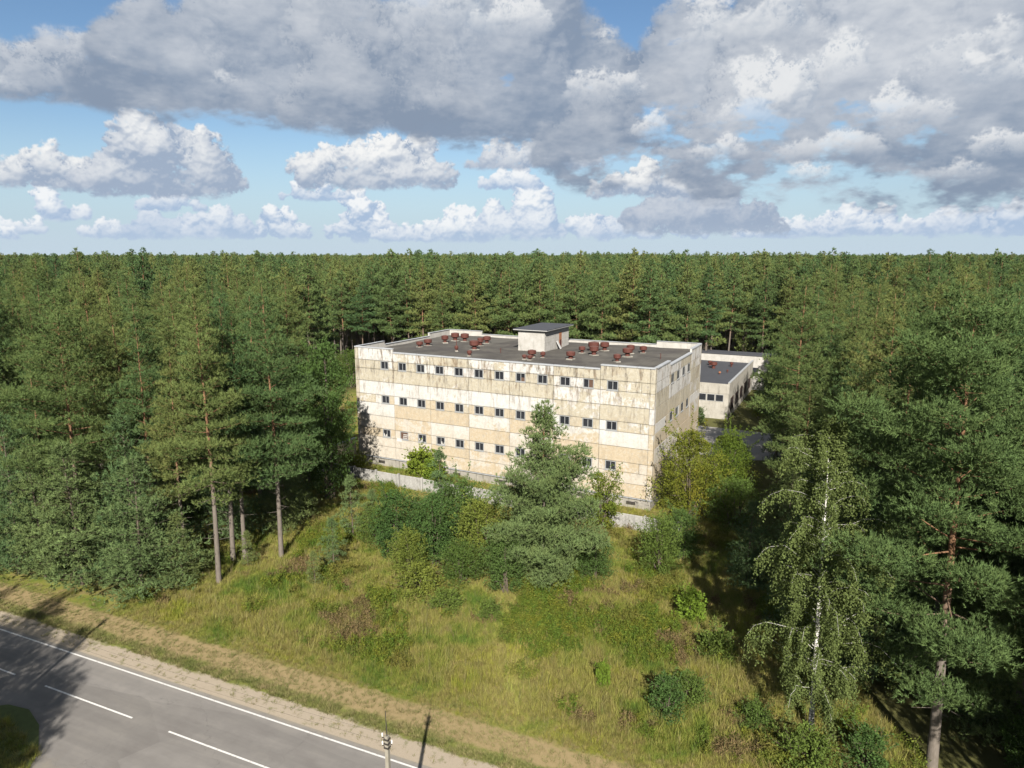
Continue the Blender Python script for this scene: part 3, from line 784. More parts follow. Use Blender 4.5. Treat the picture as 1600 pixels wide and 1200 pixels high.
MB().box((-28, 0, 0), (8.5, 4.5, 7.6)).build('wall', M['white_wall'], wing)
MB().box((-28.2, -.2, 7.62), (8.7, 4.7, 7.8)).build('roof', M['felt_new'], wing)
MB().box((8.0, -2.2, 0), (8.5, -.003, 8.3)).build('fin_wall', M['white_wall'], wing)
for i in range(6): MB().box((-24 + 5 * i, -.05, 3.5), (-22 + 5 * i, -.003, 5.0)).build('window', M['glass'], wing)

# ================================================================ fence and side wall
fA, fB = Vector((-24.3, 88.6, 0)), Vector((17.6, 67.7, 0)); fL = (fB - fA).length; fang = math.atan2((fB - fA).y, (fB - fA).x)
fence = tag(empty('concrete_fence', tuple(fA), fang), 'long pale concrete panel fence with diamond relief in front of the factory', 'fence')
nP = 13; pw = fL / nP
pm = MB().slab(pw - .26, .10, 1.75, .03)
# raised diagonal ribs on the panel face
def ribs(mb, w, h):
    for sgn in (1, -1):
        k = -h
        while k < w:
            a = [(k, 0), (k + h, h)] if sgn == 1 else [(k, h), (k + h, 0)]
            (xa, za), (xb, zb) = a
            lo, hi = max(.12, xa), min(w - .12, xb)
            if hi - lo > .2:
                t0, t1 = (lo - xa) / (xb - xa), (hi - xa) / (xb - xa)
                z0, z1 = za + (zb - za) * t0, za + (zb - za) * t1
                z0 = min(max(z0, .1), h - .1); z1 = min(max(z1, .1), h - .1)
                n_ = len(mb.v); y = -.022 - (.003 if sgn == 1 else 0)
                mb.v += [(lo, 0.001, z0 - .035), (hi, 0.001, z1 - .035), (hi, y, z1), (lo, y, z0), (hi, 0.001, z1 + .035), (lo, 0.001, z0 + .035)]
                mb.f += [(n_, n_ + 1, n_ + 2, n_ + 3), (n_ + 3, n_ + 2, n_ + 4, n_ + 5)]
            k += .5
ribs(pm, pw - .26, 1.75)
pm = pm.mesh('fence_panel', M['fence']); pt = MB().box((-.11, -.10, 0), (.11, .16, 1.95)).mesh('fence_post', M['fence'])
for i in range(nP + 1):
    obj('fence_post', pt, fence, (i * pw, 0, 0))
    if i < nP:
        o = obj('fence_panel', pm, fence, (i * pw + .13, 0, .05)); o.rotation_euler = (rng.uniform(-.02, .02), rng.uniform(-.008, .008), 0)
sw_ = tag(empty('yard_wall', bl(-.2, -.3), B_TH - math.pi / 2), 'pinkish concrete yard wall joining the left corner of the factory', 'wall')
for i in range(3):
    for j in range(2): MB().slab(2.36, .3, 1.76, .02).build('wall_panel', M['panel'], sw_, (.02 + i * 2.4, -.3, .02 + j * 1.8))
for i in range(4): MB().box((i * 1.8, -.35, 3.62), (i * 1.8 + 1.76, .05, 3.67)).build('coping_piece', M['coping'], sw_)

# ================================================================ power poles with their wires
def power_pole(x, y, h, label):
    o = tag(empty('utility_pole', (x, y, 0), RD), label, 'utility pole', 'concrete power poles beside the road')
    mb = MB(); a, b = .12, .075
    mb.v = [(-a, -a, -.3), (a, -a, -.3), (a, a, -.3), (-a, a, -.3), (-b, -b, h - 1.2), (b, -b, h - 1.2), (b, b, h - 1.2), (-b, b, h - 1.2)]
    mb.f = [(0, 3, 2, 1), (4, 5, 6, 7), (0, 1, 5, 4), (1, 2, 6, 5), (2, 3, 7, 6), (3, 0, 4, 7)]
    mb.build('pole', M['pole'], o)
    MB().tube([(0, 0, h - 1.25), (-.03, 0, h)], [.028, .015], 6).build('top_spike', M['dark_metal'], o)
    for z, sx in ((h - 1.35, -1), (h - 1.75, -1), (h - 1.55, 1)):
        MB().box((-b - .04, -b - .04, z - .03), (b + .04, b + .04, z + .03)).build('bracket_band', M['dark_metal'], o)
        arm = MB().tube([(sx * b, 0, z), (sx * .24, 0, z), (sx * .24, 0, z + .06)], [.022, .022, .02], 6).build('bracket', M['dark_metal'], o)
        MB().lathe([(.03, 0), (.04, .03), (.032, .07), (.042, .10), (.03, .16), (.012, .18)], 10).build('insulator', M['porcelain'], arm, (sx * .24, 0, z + .05))
    return o
PH = 10.3
p1 = power_pole(-5.41, 26.05, PH, 'pale concrete power pole with white insulators rising at the bottom edge')
p2 = power_pole(-33.5, 38.0, PH, 'concrete power pole beside the road at the bottom left corner')
def wire(a, b, sag, label):
    a, b = Vector(a), Vector(b); pts = [a.lerp(b, i / 16) - Vector((0, 0, sag * 4 * (i / 16) * (1 - i / 16))) for i in range(17)]
    tag(MB().tube(pts, [.005] * 17, 4).build('power_wire', M['dark_metal']), label, 'wire', 'wires along the road')
for z, sx, wd in ((PH - 1.15, -1, 'upper'), (PH - 1.55, -1, 'lower')):
    q = [Vector(c) + Vector((RE[0] * sx * .24, RE[1] * sx * .24, 0)) for c in ((-61.5, 49.9, z), (-33.5, 38.0, z), (-5.41, 26.05, z), (22.6, 14.1, z))]
    wire(q[1], q[2], .35, wd + ' thin wire strung between the two power poles')

# ================================================================ vegetation: meshes
def norm(a): return a / (np.linalg.norm(a, axis=1, keepdims=True) + 1e-9)
def blades(C, Dn, r, n, L, w, spread):
    C = np.repeat(C, n, 0); Dn = np.repeat(Dn, n, 0); N = len(C)
    v = norm(Dn + norm(r.normal(size=(N, 3))) * spread)
    s = norm(np.cross(v, r.normal(size=(N, 3)))); l = (L * r.uniform(.65, 1.25, N))[:, None]
    b = C - v * l * .2
    V = np.stack([b - s * w / 2, b + s * w / 2, b + v * l], 1).reshape(-1, 3)
    return V, np.arange(N * 3).reshape(-1, 3)
def leaves(C, Dn, r, L, w, spread):
    N = len(C); v = norm(Dn + norm(r.normal(size=(N, 3))) * spread)
    s = norm(np.cross(v, r.normal(size=(N, 3)))); l = (L * r.uniform(.6, 1.3, N))[:, None]; k = l * (w / L) / 2
    V = np.stack([C, C + v * l * .5 + s * k, C + v * l, C + v * l * .5 - s * k], 1).reshape(-1, 3)
    return V, np.arange(N * 4).reshape(-1, 4)
def pine(seed, H, cb, R, nb, tpp=30, nbl=9, L=.34, w=.05, prof=None, lean=.0, young=False, up=None, trunk_r=None, pad=(.36, .95), flat=.62, lo=None):
    """Scots pine: trunk mesh with limbs, crown mesh of needle tufts gathered in rounded pads on the limbs"""
    rr = random.Random(seed); r = np.random.default_rng(seed); mb = MB()
    prof = prof or [(0, .5), (.12, .92), (.3, 1.0), (.55, .80), (.78, .50), (.92, .25), (1, .07)]
    px, py_ = zip(*prof)
    R0 = trunk_r or (.0085 * H + .02)
    ax, ay = rr.uniform(-1, 1) * lean, rr.uniform(-1, 1) * lean
    ph = rr.uniform(0, 6)
    def tp(z): k = z / H; return Vector((ax * k * k * H + .010 * H * (math.sin(ph + 3.0 * k) - math.sin(ph)), ay * k * k * H + .010 * H * (math.cos(ph * 1.7 + 2.6 * k) - math.cos(ph * 1.7)), z))
    zz = [-.3, .25] + [H * .985 * (i + 1) / 12 for i in range(12)]
    mb.tube([tp(max(z, 0)) + Vector((0, 0, min(z, 0))) for z in zz], [R0 * 1.25, R0 * 1.05] + [R0 * (1 - .95 * ((i + 1) / 12) ** 1.1) for i in range(12)], 8)
    C, Dn = [], []
    def add_pad(c, ra, n_):
        """tufts over the upper skin of a flattened ball"""
        u = norm(r.normal(size=(n_, 3))); u[:, 2] = np.abs(u[:, 2]) * 1.15 - .42; u = norm(u)
        q = r.uniform(.45, 1.08, n_)[:, None]
        bump = 1 + .22 * np.sin(u @ (r.normal(size=3) * 4.5) + 1)[:, None]
        C.append(np.array(c) + u * q * bump * np.array([ra, ra, ra * flat])); Dn.append(u * .75 + np.array([0, 0, .55]))
    ga = rr.uniform(0, 6)
    for b in range(nb):
        t = ((b + rr.random()) / nb) ** (.9 if not young else 1.0); z = cb + (H - cb) * t * .97
        pr = float(np.interp(t, px, py_)); Lb = max(.3, R * pr * (rr.uniform(.62, 1.18) if not young else rr.choice((rr.uniform(.5, .8), rr.uniform(.75, 1.25))))); ga += 2.4 + rr.uniform(-.6, .6)
        a0, a1 = up or ((-6, 50) if not young else (4, 58))
        el = math.radians(a0 + (a1 - a0) * t ** 1.3 + rr.uniform(-12, 16))
        h = Vector((math.cos(ga), math.sin(ga), 0)); p = tp(z); pts = []; nseg = 5
        for i in range(nseg + 1):
            s = i / nseg; pts.append(p + h * (Lb * s * math.cos(el)) + Vector((rr.gauss(0, .05) * s * Lb * .6, rr.gauss(0, .05) * s * Lb * .6, Lb * (s * math.sin(el) + .14 * s * s - (.12 * s if t < .4 else 0)))))
        rb = max(.012, R0 * .24 * (1 - t * .75) * (Lb / R) ** .5)
        if Lb > .5: mb.tube(pts, [rb * (1 - .85 * i / nseg) for i in range(nseg + 1)], 4, False)
        k = max(1, int(Lb / .56)); lo = lo or (.14 if young else .26)
        for i in range(k):
            s = lo + (1 - lo) * (i + .35 + .5 * rr.random()) / k
            j_ = min(int(s * nseg), nseg - 1); q = pts[j_].lerp(pts[j_ + 1], min(1, s * nseg - j_))
            ra = min(pad[1], max(pad[0], .24 * Lb * (1.35 - .5 * s))) * rr.uniform(.8, 1.2)
            off = (1 if (i + b) % 2 else -1) * rr.uniform(.2, .75) * ra * (1.6 if s < .85 else .6); sd = Vector((-h.y, h.x, 0)) * off
            if abs(off) > .35: mb.tube([q, q + sd + Vector((0, 0, .04))], [.014, .006], 3, False)
            add_pad(q + sd + Vector((0, 0, rr.uniform(0, .3) * ra)), ra, max(4, int(tpp * (ra / .6) ** 1.7 * rr.uniform(.75, 1.2))))
    for i in range(4):
        k_ = 1 - i * .035; ra = max(.18, R * .10 * (i + 1)); add_pad(tp(H * k_ * .99), min(ra, pad[1]), max(5, int(tpp * (ra / .6) ** 1.3)))
    if not young:
        for i in range(10):
            z = cb * rr.uniform(.5, 1.0); a = rr.uniform(0, 6.28); l = rr.uniform(.4, 1.6); p = tp(z)
            mb.tube([p, p + Vector((math.cos(a) * l, math.sin(a) * l, rr.uniform(-.1, .25)))], [.03, .008], 3, False)
    V, F = blades(np.concatenate(C), np.concatenate(Dn), r, nbl, L, w, .75)
    return mb, V, F
def broadleaf(seed, H, R, n, L, w, lobes=12, clear=.12, squash=1.0, stems=5, top=.9):
    rr = random.Random(seed); r = np.random.default_rng(seed); mb = MB(); Cs = []; Ds = []
    per = n // lobes
    for k in range(lobes):
        t = (k + .5) / lobes; z = H * (clear + (top - clear) * t)
        env = R * math.sqrt(max(.05, 1 - ((t - .38) / .66) ** 2)); a = k * 2.4 + rr.uniform(-.5, .5); d = env * rr.uniform(.35, .72)
        c = np.array([math.cos(a) * d, math.sin(a) * d, z]); rad = np.array([1, 1, .8 * squash]) * min(R * rr.uniform(.2, .55), max(.3, H * .3))
        u = norm(r.normal(size=(per, 3))); q = r.uniform(.25, 1, per)[:, None] ** .45
        bump = 1 + .25 * np.sin(u @ (r.normal(size=(3,)) * 5) + k)[:, None]
        P_ = c + u * q * rad * bump; ok = P_[:, 2] > .05
        Cs.append(P_[ok]); Ds.append((u * .6 + np.array([0, 0, .5]))[ok])
        if k % max(1, lobes // (stems + 1)) == 0 or k == lobes - 1:
            b = Vector((rr.gauss(0, .06) * R, rr.gauss(0, .06) * R, -.1)); e = Vector(c); m_ = b.lerp(e, .5) + Vector((0, 0, .12 * H))
            mb.tube([b, b.lerp(m_, .6), m_, e], [.016 * H + .01, .012 * H, .009 * H, .003 * H], 5, False)
    for k in range(26):
        a = rr.uniform(0, 6.28); t = rr.uniform(.1, 1); env = R * math.sqrt(max(.05, 1 - ((t - .38) / .66) ** 2)); e = rr.uniform(.3, 1.4)
        b = Vector((math.cos(a) * env * .6, math.sin(a) * env * .6, H * (clear + (top - clear) * t))); d = Vector((math.cos(a) * math.cos(e), math.sin(a) * math.cos(e), math.sin(e))); l = R * rr.uniform(.45, .85)
        mb.tube([b, b + d * l], [.012, .004], 3, False)
        q = r.uniform(.1, 1.05, int(n * .004) + 6); Cs.append(np.array(b) + np.array(d) * (q * l)[:, None] + r.normal(0, L * .5, (len(q), 3))); Ds.append(np.tile(np.array(d), (len(q), 1)))
    V, F = leaves(np.concatenate(Cs), np.concatenate(Ds), r, L, w, .8)
    return mb, V, F
def birch(seed, H, R, nb, strings, L=.085, w=.06, lean=0.0):
    """weeping birch: limbs rise and arch over, leafy twigs hang from them in curtains"""
    rr = random.Random(seed); r = np.random.default_rng(seed); mb = MB(); C = []
    def tp(z): k = z / H; return Vector((lean * k * k * H + .3 * math.sin(k * 5 + seed) * k, .3 * math.sin(k * 4 + seed) * k, z))
    R0 = .0085 * H
    mb.tube([tp(H * .93 * i / 12) - Vector((0, 0, .3 if i == 0 else 0)) for i in range(13)], [R0 * (1.15 if i == 0 else 1) * (1 - .94 * i / 12) for i in range(13)], 8)
    for b in range(nb):
        t = (b + rr.random()) / nb; z = H * (.12 + .84 * t); a = b * 2.4 + rr.uniform(-.8, .8)
        Lb = R * float(np.interp(t, [0, .12, .4, .7, .9, 1], [.7, .95, 1, .72, .42, .14])) * rr.choice((rr.uniform(.35, .7), rr.uniform(.7, 1.2)))
        el = math.radians(40 + 24 * t + rr.uniform(-18, 16)); h = Vector((math.cos(a), math.sin(a), 0)); p = tp(z); pts = []
        for i in range(7):
            s = i / 6; pts.append(p + h * Lb * (s - .18 * s ** 3) + Vector((rr.gauss(0, .10), rr.gauss(0, .10), Lb * (math.sin(el) * s * 1.2 - .72 * s ** 2.4))))
        mb.tube(pts, [(.015 * (1 - t * .6) * (1 - .85 * i / 6) + .002) for i in range(7)], 4, False)
        for k in range(strings):
            s = .12 + .9 * (k + rr.random()) / strings; s = min(s, .999); j = int(s * 6); q = pts[j].lerp(pts[j + 1], s * 6 - j)
            ln = rr.uniform(.35, 1.0) * (2.1 if t < .6 else 1.4) * (.35 + .65 * s); ln = min(ln, max(.4, q.z - .6)); dx, dy = rr.gauss(0, .16), rr.gauss(0, .16); m = int(ln / .062)
            for i in range(m):
                f_ = i / m; C.append((q.x + dx * f_ * ln + rr.gauss(0, .07), q.y + dy * f_ * ln + rr.gauss(0, .07), q.z + .08 - ln * f_ + rr.gauss(0, .05)))
    C = np.array(C); V, F = leaves(C, np.tile([0, 0, -.7], (len(C), 1)), r, L, w, .8)
    return mb, V, F
KINDS = {}
def kind(key, gen, bark, leaf):
    mb, V, F = gen
    KINDS[key] = (mb.mesh(key + '_trunk', M[bark], True), mesh_np(key + '_crown', V, F, M[leaf]))
for i in range(5):
    q = random.Random(i + 50)
    kind('pine%d' % i, pine(10 + i, 26, q.uniform(6.0, 9.0), q.uniform(3.8, 4.6), 66, 17, lean=.02), 'bark', 'needle')
for i in range(2):
    kind('broad%d' % i, pine(30 + i, 26, 5.5 + i * 2, 4.8, 66, tpp=14, prof=[(0, .6), (.2, .95), (.45, 1), (.7, .8), (.88, .5), (1, .15)], lean=.03, pad=(.45, 1.05)), 'bark', 'needle')
for i in range(4):
    kind('lowpine%d' % i, pine(40 + i, 26, 7.5 + i, 3.8 + .4 * (i % 2), 56, 10, 5, .46, .15, lean=.02), 'bark', 'needle')
for i in range(3):
    kind('young%d' % i, pine(60 + i, 10, .4, 3.0, 84, 19, 9, .27, .042, prof=[(0, .9), (.15, 1), (.4, .85), (.7, .52), (.9, .25), (1, .08)], young=True, pad=(.28, .7)), 'bark_dark', 'needle_blue')
for i in range(2):
    kind('sapling%d' % i, pine(70 + i, 5, .5, 1.35, 50, 60, 9, .2, .032, prof=[(0, .8), (.2, 1), (.5, .8), (.8, .45), (1, .1)], young=True, pad=(.2, .42)), 'bark_dark', 'needle_blue')
kind('centre', pine(81, 17.1, 1.0, 5.9, 104, 25, 9, .32, .048, prof=[(0, .72), (.15, .95), (.32, 1.0), (.5, .72), (.7, .45), (.88, .24), (1, .07)], young=True, up=(4, 60), trunk_r=.26, pad=(.35, 1.0)), 'bark', 'needle_blue')
kind('bigpine', pine(91, 26.9, 5.0, 6.2, 58, 26, 9, .32, .048, lo=.38, prof=[(0, .45), (.15, .75), (.35, 1), (.65, .9), (.85, .6), (1, .25)], lean=.015, trunk_r=.33, pad=(.5, 1.1)), 'bark', 'needle')
kind('birch0', birch(3, 20.5, 4.8, 125, 46, L=.12, w=.085, lean=-.04), 'bark_birch', 'leaf_birch')
kind('birch1', birch(8, 19.5, 4.2, 60, 18, L=.2, w=.15), 'bark_birch', 'leaf_birch')
for i in range(3):
    kind('bush%d' % i, broadleaf(100 + i, 6.5, 2.6, 9000, .16, .10, 26), 'bark_dark', ['leaf', 'leaf_dark', 'leaf_dark'][i])
kind('yellowbush', broadleaf(110, 9.5, 4.2, 17000, .17, .12, 24, .05), 'bark_dark', 'leaf_yellow')
kind('yellowbush1', broadleaf(111, 6.5, 2.2, 6000, .16, .11, 14, .05), 'bark_dark', 'leaf_yellow')
kind('darktree', broadleaf(130, 15, 3.6, 20000, .2, .14, 26, .1), 'bark_dark', 'leaf_dark')
kind('shrub0', broadleaf(120, 3.0, 1.3, 3500, .13, .09, 10, .03), 'bark_dark', 'leaf_dark')
kind('shrub1', broadleaf(121, 2.0, 1.5, 3500, .13, .09, 10, .03), 'bark_dark', 'leaf')
kind('maple', broadleaf(122, 3.5, 1.6, 2600, .26, .2, 10, .05), 'bark_dark', 'leaf_bright')

# ================================================================ vegetation: individuals
def tree(name, key, x, y, label, cat, h=None, rz=None, group=None, sx=1.0):
    tm, cm = KINDS[key]
    base = {'pine': 26, 'broa': 26, 'lowp': 26, 'youn': 10, 'sapl': 5}.get(key[:4])
    s = h / base if (h and base) else 1.0
    o = empty(name, (x, y, 0), rng.uniform(0, 6.28) if rz is None else rz, (s * sx, s * sx, s))
    obj('trunk', tm, o); obj('crown', cm, o)
    return tag(o, label, cat, group)
HAZE = 2.6e-5
KH = {'centre': 17.1, 'bigpine': 26.9, 'birch0': 20.5, 'birch1': 19.5, 'bush0': 6.5, 'bush1': 6.5, 'bush2': 6.5, 'yellowbush': 9.5, 'yellowbush1': 6.5, 'shrub0': 3.0, 'shrub1': 2.0, 'maple': 3.5, 'darktree': 15.0}
def put(name, key, x, y, h, label, cat, group=None, sx=1.0, rz=None):
    o = tree(name, key, x, y, label, cat, h, rz, group, sx)
    if key in KH: s = h / KH[key]; o.scale = (s * sx, s * sx, s)
    PLACED.append((x, y)); return o
PLACED = []
P_, Y_, S_ = 'pine_tree', 'young_pine', 'shrub'
put(P_, 'pine0', -26.8, 57.7, 26.8, 'tall pine with slim bare orange trunk nearest the mown verge', 'tree')
put(P_, 'pine1', -27.3, 62.2, 26.2, 'pine whose grey trunk stands left in the close pair of trunks', 'tree')
put(P_, 'pine2', -26.3, 62.6, 25.0, 'pine whose grey trunk stands right in the close pair of trunks', 'tree')
put(P_, 'pine3', -22.9, 63.1, 26.0, 'tall pine with bare grey trunk standing alone at the meadow edge', 'tree', sx=1.05)
put(P_, 'broad0', -41.4, 61.2, 26.6, 'broad yellowish pine with orange trunk behind the young roadside pines', 'tree')
put(P_, 'pine4', -34.6, 62.4, 23.4, 'pine with narrow pointed crown between the broad pine and the bare trunks', 'tree')
put(P_, 'pine2', -31.0, 60.5, 21.5, 'shorter pine directly left of the bare orange trunk', 'tree')
put(Y_, 'young0', -39.2, 57.6, 13.4, 'wide bluish young pine with branches to the ground at the verge', 'tree', sx=1.45)
put(Y_, 'young1', -33.0, 56.2, 12.4, 'bushy young pine beside the bare orange trunk at the verge', 'tree', sx=1.3)
put(Y_, 'young2', -46.6, 59.8, 15.5, 'tall young pine at the left edge of the picture by the verge', 'tree', sx=1.0)
put(Y_, 'young2', -36.0, 60.2, 15.5, 'young pine standing behind the two bushy verge pines', 'tree', sx=1.1)
put(Y_, 'young0', -43.5, 59.0, 12.5, 'young pine squeezed between the wide verge pine and the left edge', 'tree', sx=1.2, rz=2.2)
put(Y_, 'young2', -30.0, 57.6, 7.0, 'low young pine at the foot of the bare orange trunk', 'tree', sx=1.3, rz=4.0)
put(Y_, 'sapling1', -25.4, 61.0, 3.6, 'pine sapling beside the paired grey trunks', 'tree', sx=1.1)
put(Y_, 'sapling0', -16.95, 60.3, 5.2, 'small pine with short bare stem in the open meadow', 'tree')
put(Y_, 'sapling1', -17.8, 57.1, 3.4, 'tiny pine sapling, lowest one in the open meadow', 'tree')
put(Y_, 'sapling1', -16.8, 67.7, 6.9, 'blue green young pine, taller of the pair near the fence end', 'tree', sx=.95)
put(Y_, 'sapling0', -14.6, 66.9, 5.6, 'blue green young pine, shorter of the pair near the fence end', 'tree', sx=.95)
put(Y_, 'sapling0', -8.25, 74.8, 7.6, 'slender young pine growing close before the concrete fence', 'tree', sx=1.05)
put(P_, 'centre', 2.9, 57.6, 17.1, 'large wide blue green pine standing in front of the factory facade', 'tree')
put(P_, 'bigpine', 24.6, 35.0, 26.9, 'big pine with thick orange trunk and open crown at the right edge', 'tree')
put('birch_tree', 'birch0', 18.7, 37.8, 21.2, 'weeping birch with white trunk and hanging leafy twigs', 'tree', sx=1.0, rz=0.0)
put('birch_tree', 'birch1', 57.0, 131.5, 20.0, 'tall pale birch beside the workshop at the forest edge', 'tree')
put(P_, 'pine4', 35.4, 85.5, 18.5, 'pine with pinkish trunk beside the shaded yard right of the factory', 'tree', sx=1.15)
put('bush', 'bush2', -11.6, 63.6, 7.0, 'dense green bush with a slim bare stem at its left', 'bush')
put('bush', 'bush1', -7.4, 61.4, 7.4, 'dark green bush left of the large pine', 'bush', sx=.95)
put('bush', 'bush0', -3.0, 60.9, 7.2, 'broad mid green bush touching the large pine', 'bush', sx=1.05)
put('bush', 'bush1', -0.6, 56.0, 5.9, 'rounded dark green bush at the foot of the large pine', 'bush', sx=.95)
put('bush', 'bush2', -9.4, 66.5, 5.2, 'bush half hidden behind the dense bushes before the fence', 'bush')
put('bush', 'bush0', -13.6, 66.0, 4.6, 'low bush beside the blue green pair of young pines', 'bush', sx=1.2, rz=2.0)
put('bush', 'bush2', -5.2, 64.8, 7.8, 'tall green bush rising behind the dark bush left of the large pine', 'bush', rz=3.0)
put('bush', 'bush0', -9.6, 59.6, 4.6, 'sunlit green bush with a thin bare stem in front', 'bush', sx=1.15, rz=1.0)
put('bush', 'bush0', -4.6, 57.6, 4.2, 'low leafy bush between the dark bush and the rounded bush', 'bush', sx=1.3, rz=5.0)
put('bush', 'bush2', 7.6, 58.6, 4.4, 'low bush leaning out right under the large pine', 'bush', sx=1.2, rz=4.0)
put('bush', 'yellowbush1', 9.8, 70.2, 7.0, 'yellowing bush right of the large pine against the factory wall', 'bush')
put('bush', 'bush0', 13.8, 59.2, 6.2, 'green bush before the right end of the concrete fence', 'bush', sx=.95)
put('bush', 'bush2', 16.6, 62.5, 5.4, 'low spreading bush in the shade of the right forest edge', 'bush', sx=1.1)
put('leafy_tree', 'yellowbush', 20.4, 74.0, 10.6, 'large yellow green leafy tree at the right corner of the factory', 'tree', sx=.95)
put('leafy_tree', 'yellowbush', 26.0, 79.0, 9.2, 'yellow green leafy tree beside the shaded yard', 'tree', sx=.9, rz=2.0)
put('leafy_tree', 'bush0', 24.5, 70.5, 6.0, 'mid green leafy tree below the yellow green corner tree', 'tree', sx=1.3)
put('leafy_tree', 'bush0', -36.5, 152.0, 9.0, 'bright green leafy tree behind the left end of the factory', 'tree', sx=1.2)
put('leafy_tree', 'yellowbush1', -31.0, 150.0, 8.0, 'yellowish leafy tree beside the yard left of the factory', 'tree', sx=1.2)
put('leafy_tree', 'bush2', -26.5, 102.0, 6.0, 'leafy tree beside the left wall of the factory', 'tree')
put('leafy_tree', 'bush0', 60.0, 140.0, 9.5, 'bright green leafy tree hugging the workshop side wall', 'tree', sx=1.0)
put(S_, 'maple', -12.6, 88.0, 3.9, 'fresh green maple sapling growing on the strip behind the fence', 'bush', sx=1.1)
put(S_, 'maple', -10.4, 86.9, 3.0, 'lower maple sapling on the strip behind the fence', 'bush', sx=1.1, rz=1.0)
put(S_, 'shrub1', -22.0, 90.5, 2.6, 'dark shrub in the corner between fence and factory', 'bush', sx=1.2)
put(S_, 'shrub0', 10.1, 39.4, 3.0, 'dark green upright shrub in the meadow before the birch', 'bush')
put(S_, 'shrub1', 11.9, 41.0, 1.9, 'rounder dark shrub touching the upright meadow shrub', 'bush')
put(S_, 'shrub1', -5.6, 52.9, 1.8, 'glossy green shrub below the dark bushes in the meadow', 'bush', sx=1.25)
put(S_, 'shrub1', -8.3, 56.0, 2.4, 'wide green shrub in front of the dense bushes', 'bush', sx=1.3)
put(S_, 'shrub1', -1.9, 51.6, 1.6, 'small dark shrub in front of the large pine', 'bush')
put(S_, 'shrub1', 15.5, 38.3, 1.7, 'green shrub at the foot of the birch on the meadow side', 'bush')
put(S_, 'shrub1', 17.2, 34.9, 2.4, 'green shrub under the birch at the bottom edge', 'bush')
put(S_, 'shrub0', 20.5, 34.6, 2.8, 'dark shrub between the birch and the big pine trunk', 'bush', sx=1.2)
put(S_, 'maple', 6.3, 42.6, 1.9, 'bright yellow green sapling alone in the meadow', 'bush', sx=.6)
put(S_, 'maple', 14.6, 51.2, 2.6, 'sunlit yellow green shrub along the forest shadow', 'bush', sx=1.0)
put(S_, 'shrub1', 15.2, 46.2, 2.2, 'shrub at the edge of the forest shadow', 'bush', sx=1.0)

put('leafy_tree', 'darktree', -22.4, 79.8, 20.5, 'tall dark leafy tree right behind the lone bare trunk pine', 'tree', sx=.72)
put('leafy_tree', 'darktree', -27.5, 86.0, 17.0, 'dark leafy tree whose shadow falls on the left corner of the factory', 'tree', rz=1.3)
put(Y_, 'young0', 22.2, 47.0, 10.0, 'shaded pine with spreading boughs left behind the birch', 'tree', sx=1.25)
put(Y_, 'young2', 25.0, 54.5, 12.5, 'dark pine in the shade behind the birch', 'tree', sx=1.2)
put(Y_, 'young1', 21.3, 57.5, 8.0, 'small shaded pine at the end of the forest shadow', 'tree', sx=1.2)
put(Y_, 'young2', 27.2, 63.5, 12.0, 'pine between the birch top and the yellow green trees', 'tree', sx=1.1)
put(Y_, 'young0', 25.5, 43.5, 11.0, 'dense pine filling the gap between birch and big pine', 'tree', sx=1.2)
put(P_, 'pine1', 31.0, 70.0, 17.5, 'medium pine behind the birch top', 'tree', sx=1.25)
put(P_, 'pine3', 37.5, 93.0, 18.5, 'medium pine at the far end of the shaded yard', 'tree', sx=1.2)

put('leafy_tree', 'bush2', 47.5, 116.0, 8.5, 'leafy tree in front of the workshop corner', 'tree', sx=1.1)
put('leafy_tree', 'yellowbush1', 45.5, 122.0, 4.5, 'low yellowish tree at the foot of the workshop side wall', 'tree', sx=1.2)
put('leafy_tree', 'bush0', 52.0, 132.0, 6.0, 'green bushy tree halfway along the workshop side wall', 'tree', sx=1.1)
put(P_, 'pine2', 44.0, 109.5, 19.0, 'medium pine before the birch at the far yard end', 'tree', sx=1.2)
put(P_, 'pine0', 50.5, 119.0, 20.5, 'pine beside the workshop front corner', 'tree', sx=1.15)
put(P_, 'pine4', 40.0, 96.5, 19.5, 'pine at the bend of the shaded yard', 'tree', sx=1.2)
put('bush', 'bush1', 29.5, 86.5, 5.0, 'dark bush in the shaded lane right of the factory', 'bush', sx=1.2)
put('bush', 'bush2', 31.5, 95.0, 4.2, 'second dark bush farther along the shaded lane', 'bush', sx=1.2)
put(S_, 'shrub0', 33.5, 118.5, 3.0, 'shrub before the brown workshop gates', 'bush')
put('birch_tree', 'birch1', 41.0, 101.0, 19.0, 'pale leafy birch beside the far yard end', 'tree', rz=2.0)

# forest floor plan ------------------------------------------------------
LX = [(49, -400), (52, -56), (56, -47), (57.5, -30), (63, -28.2), (75, -26), (90, -28), (97, -30), (104, -42), (136, -48), (140, -42), (152, -38)]
RX = [(0, 27), (30, 28), (45, 29), (60, 30), (70, 31), (85, 34.5), (100, 41), (115, 48), (130, 56), (150, 66), (172, 72)]
def forest_ok(x, y):
    s = x * RN[0] + y * RN[1]
    if s < 37.5: return False
    q = Vector((x, y, 0)) - B_O; u, v = q.dot(BD), q.dot(BN)
    lim = 60 if u < 28 else (102 if u > 36 else 60 + (u - 28) * 5.2)
    if v > lim: return True
    if -6 < u < 52 and -9 < v < 60: return False
    if y < 152 and x < float(np.interp(y, *zip(*LX))) and u < 0: return True
    if y < 172 and x > float(np.interp(y, *zip(*RX))) and u > 25: return True
    return False
fr_ = random.Random(77); grid = {}
def free(x, y, d):
    k = (int(x // 5), int(y // 5))
    for i in (-1, 0, 1):
        for j in (-1, 0, 1):
            for (a, b) in grid.get((k[0] + i, k[1] + j), ()):
                if (a - x) ** 2 + (b - y) ** 2 < d * d: return False
    return True
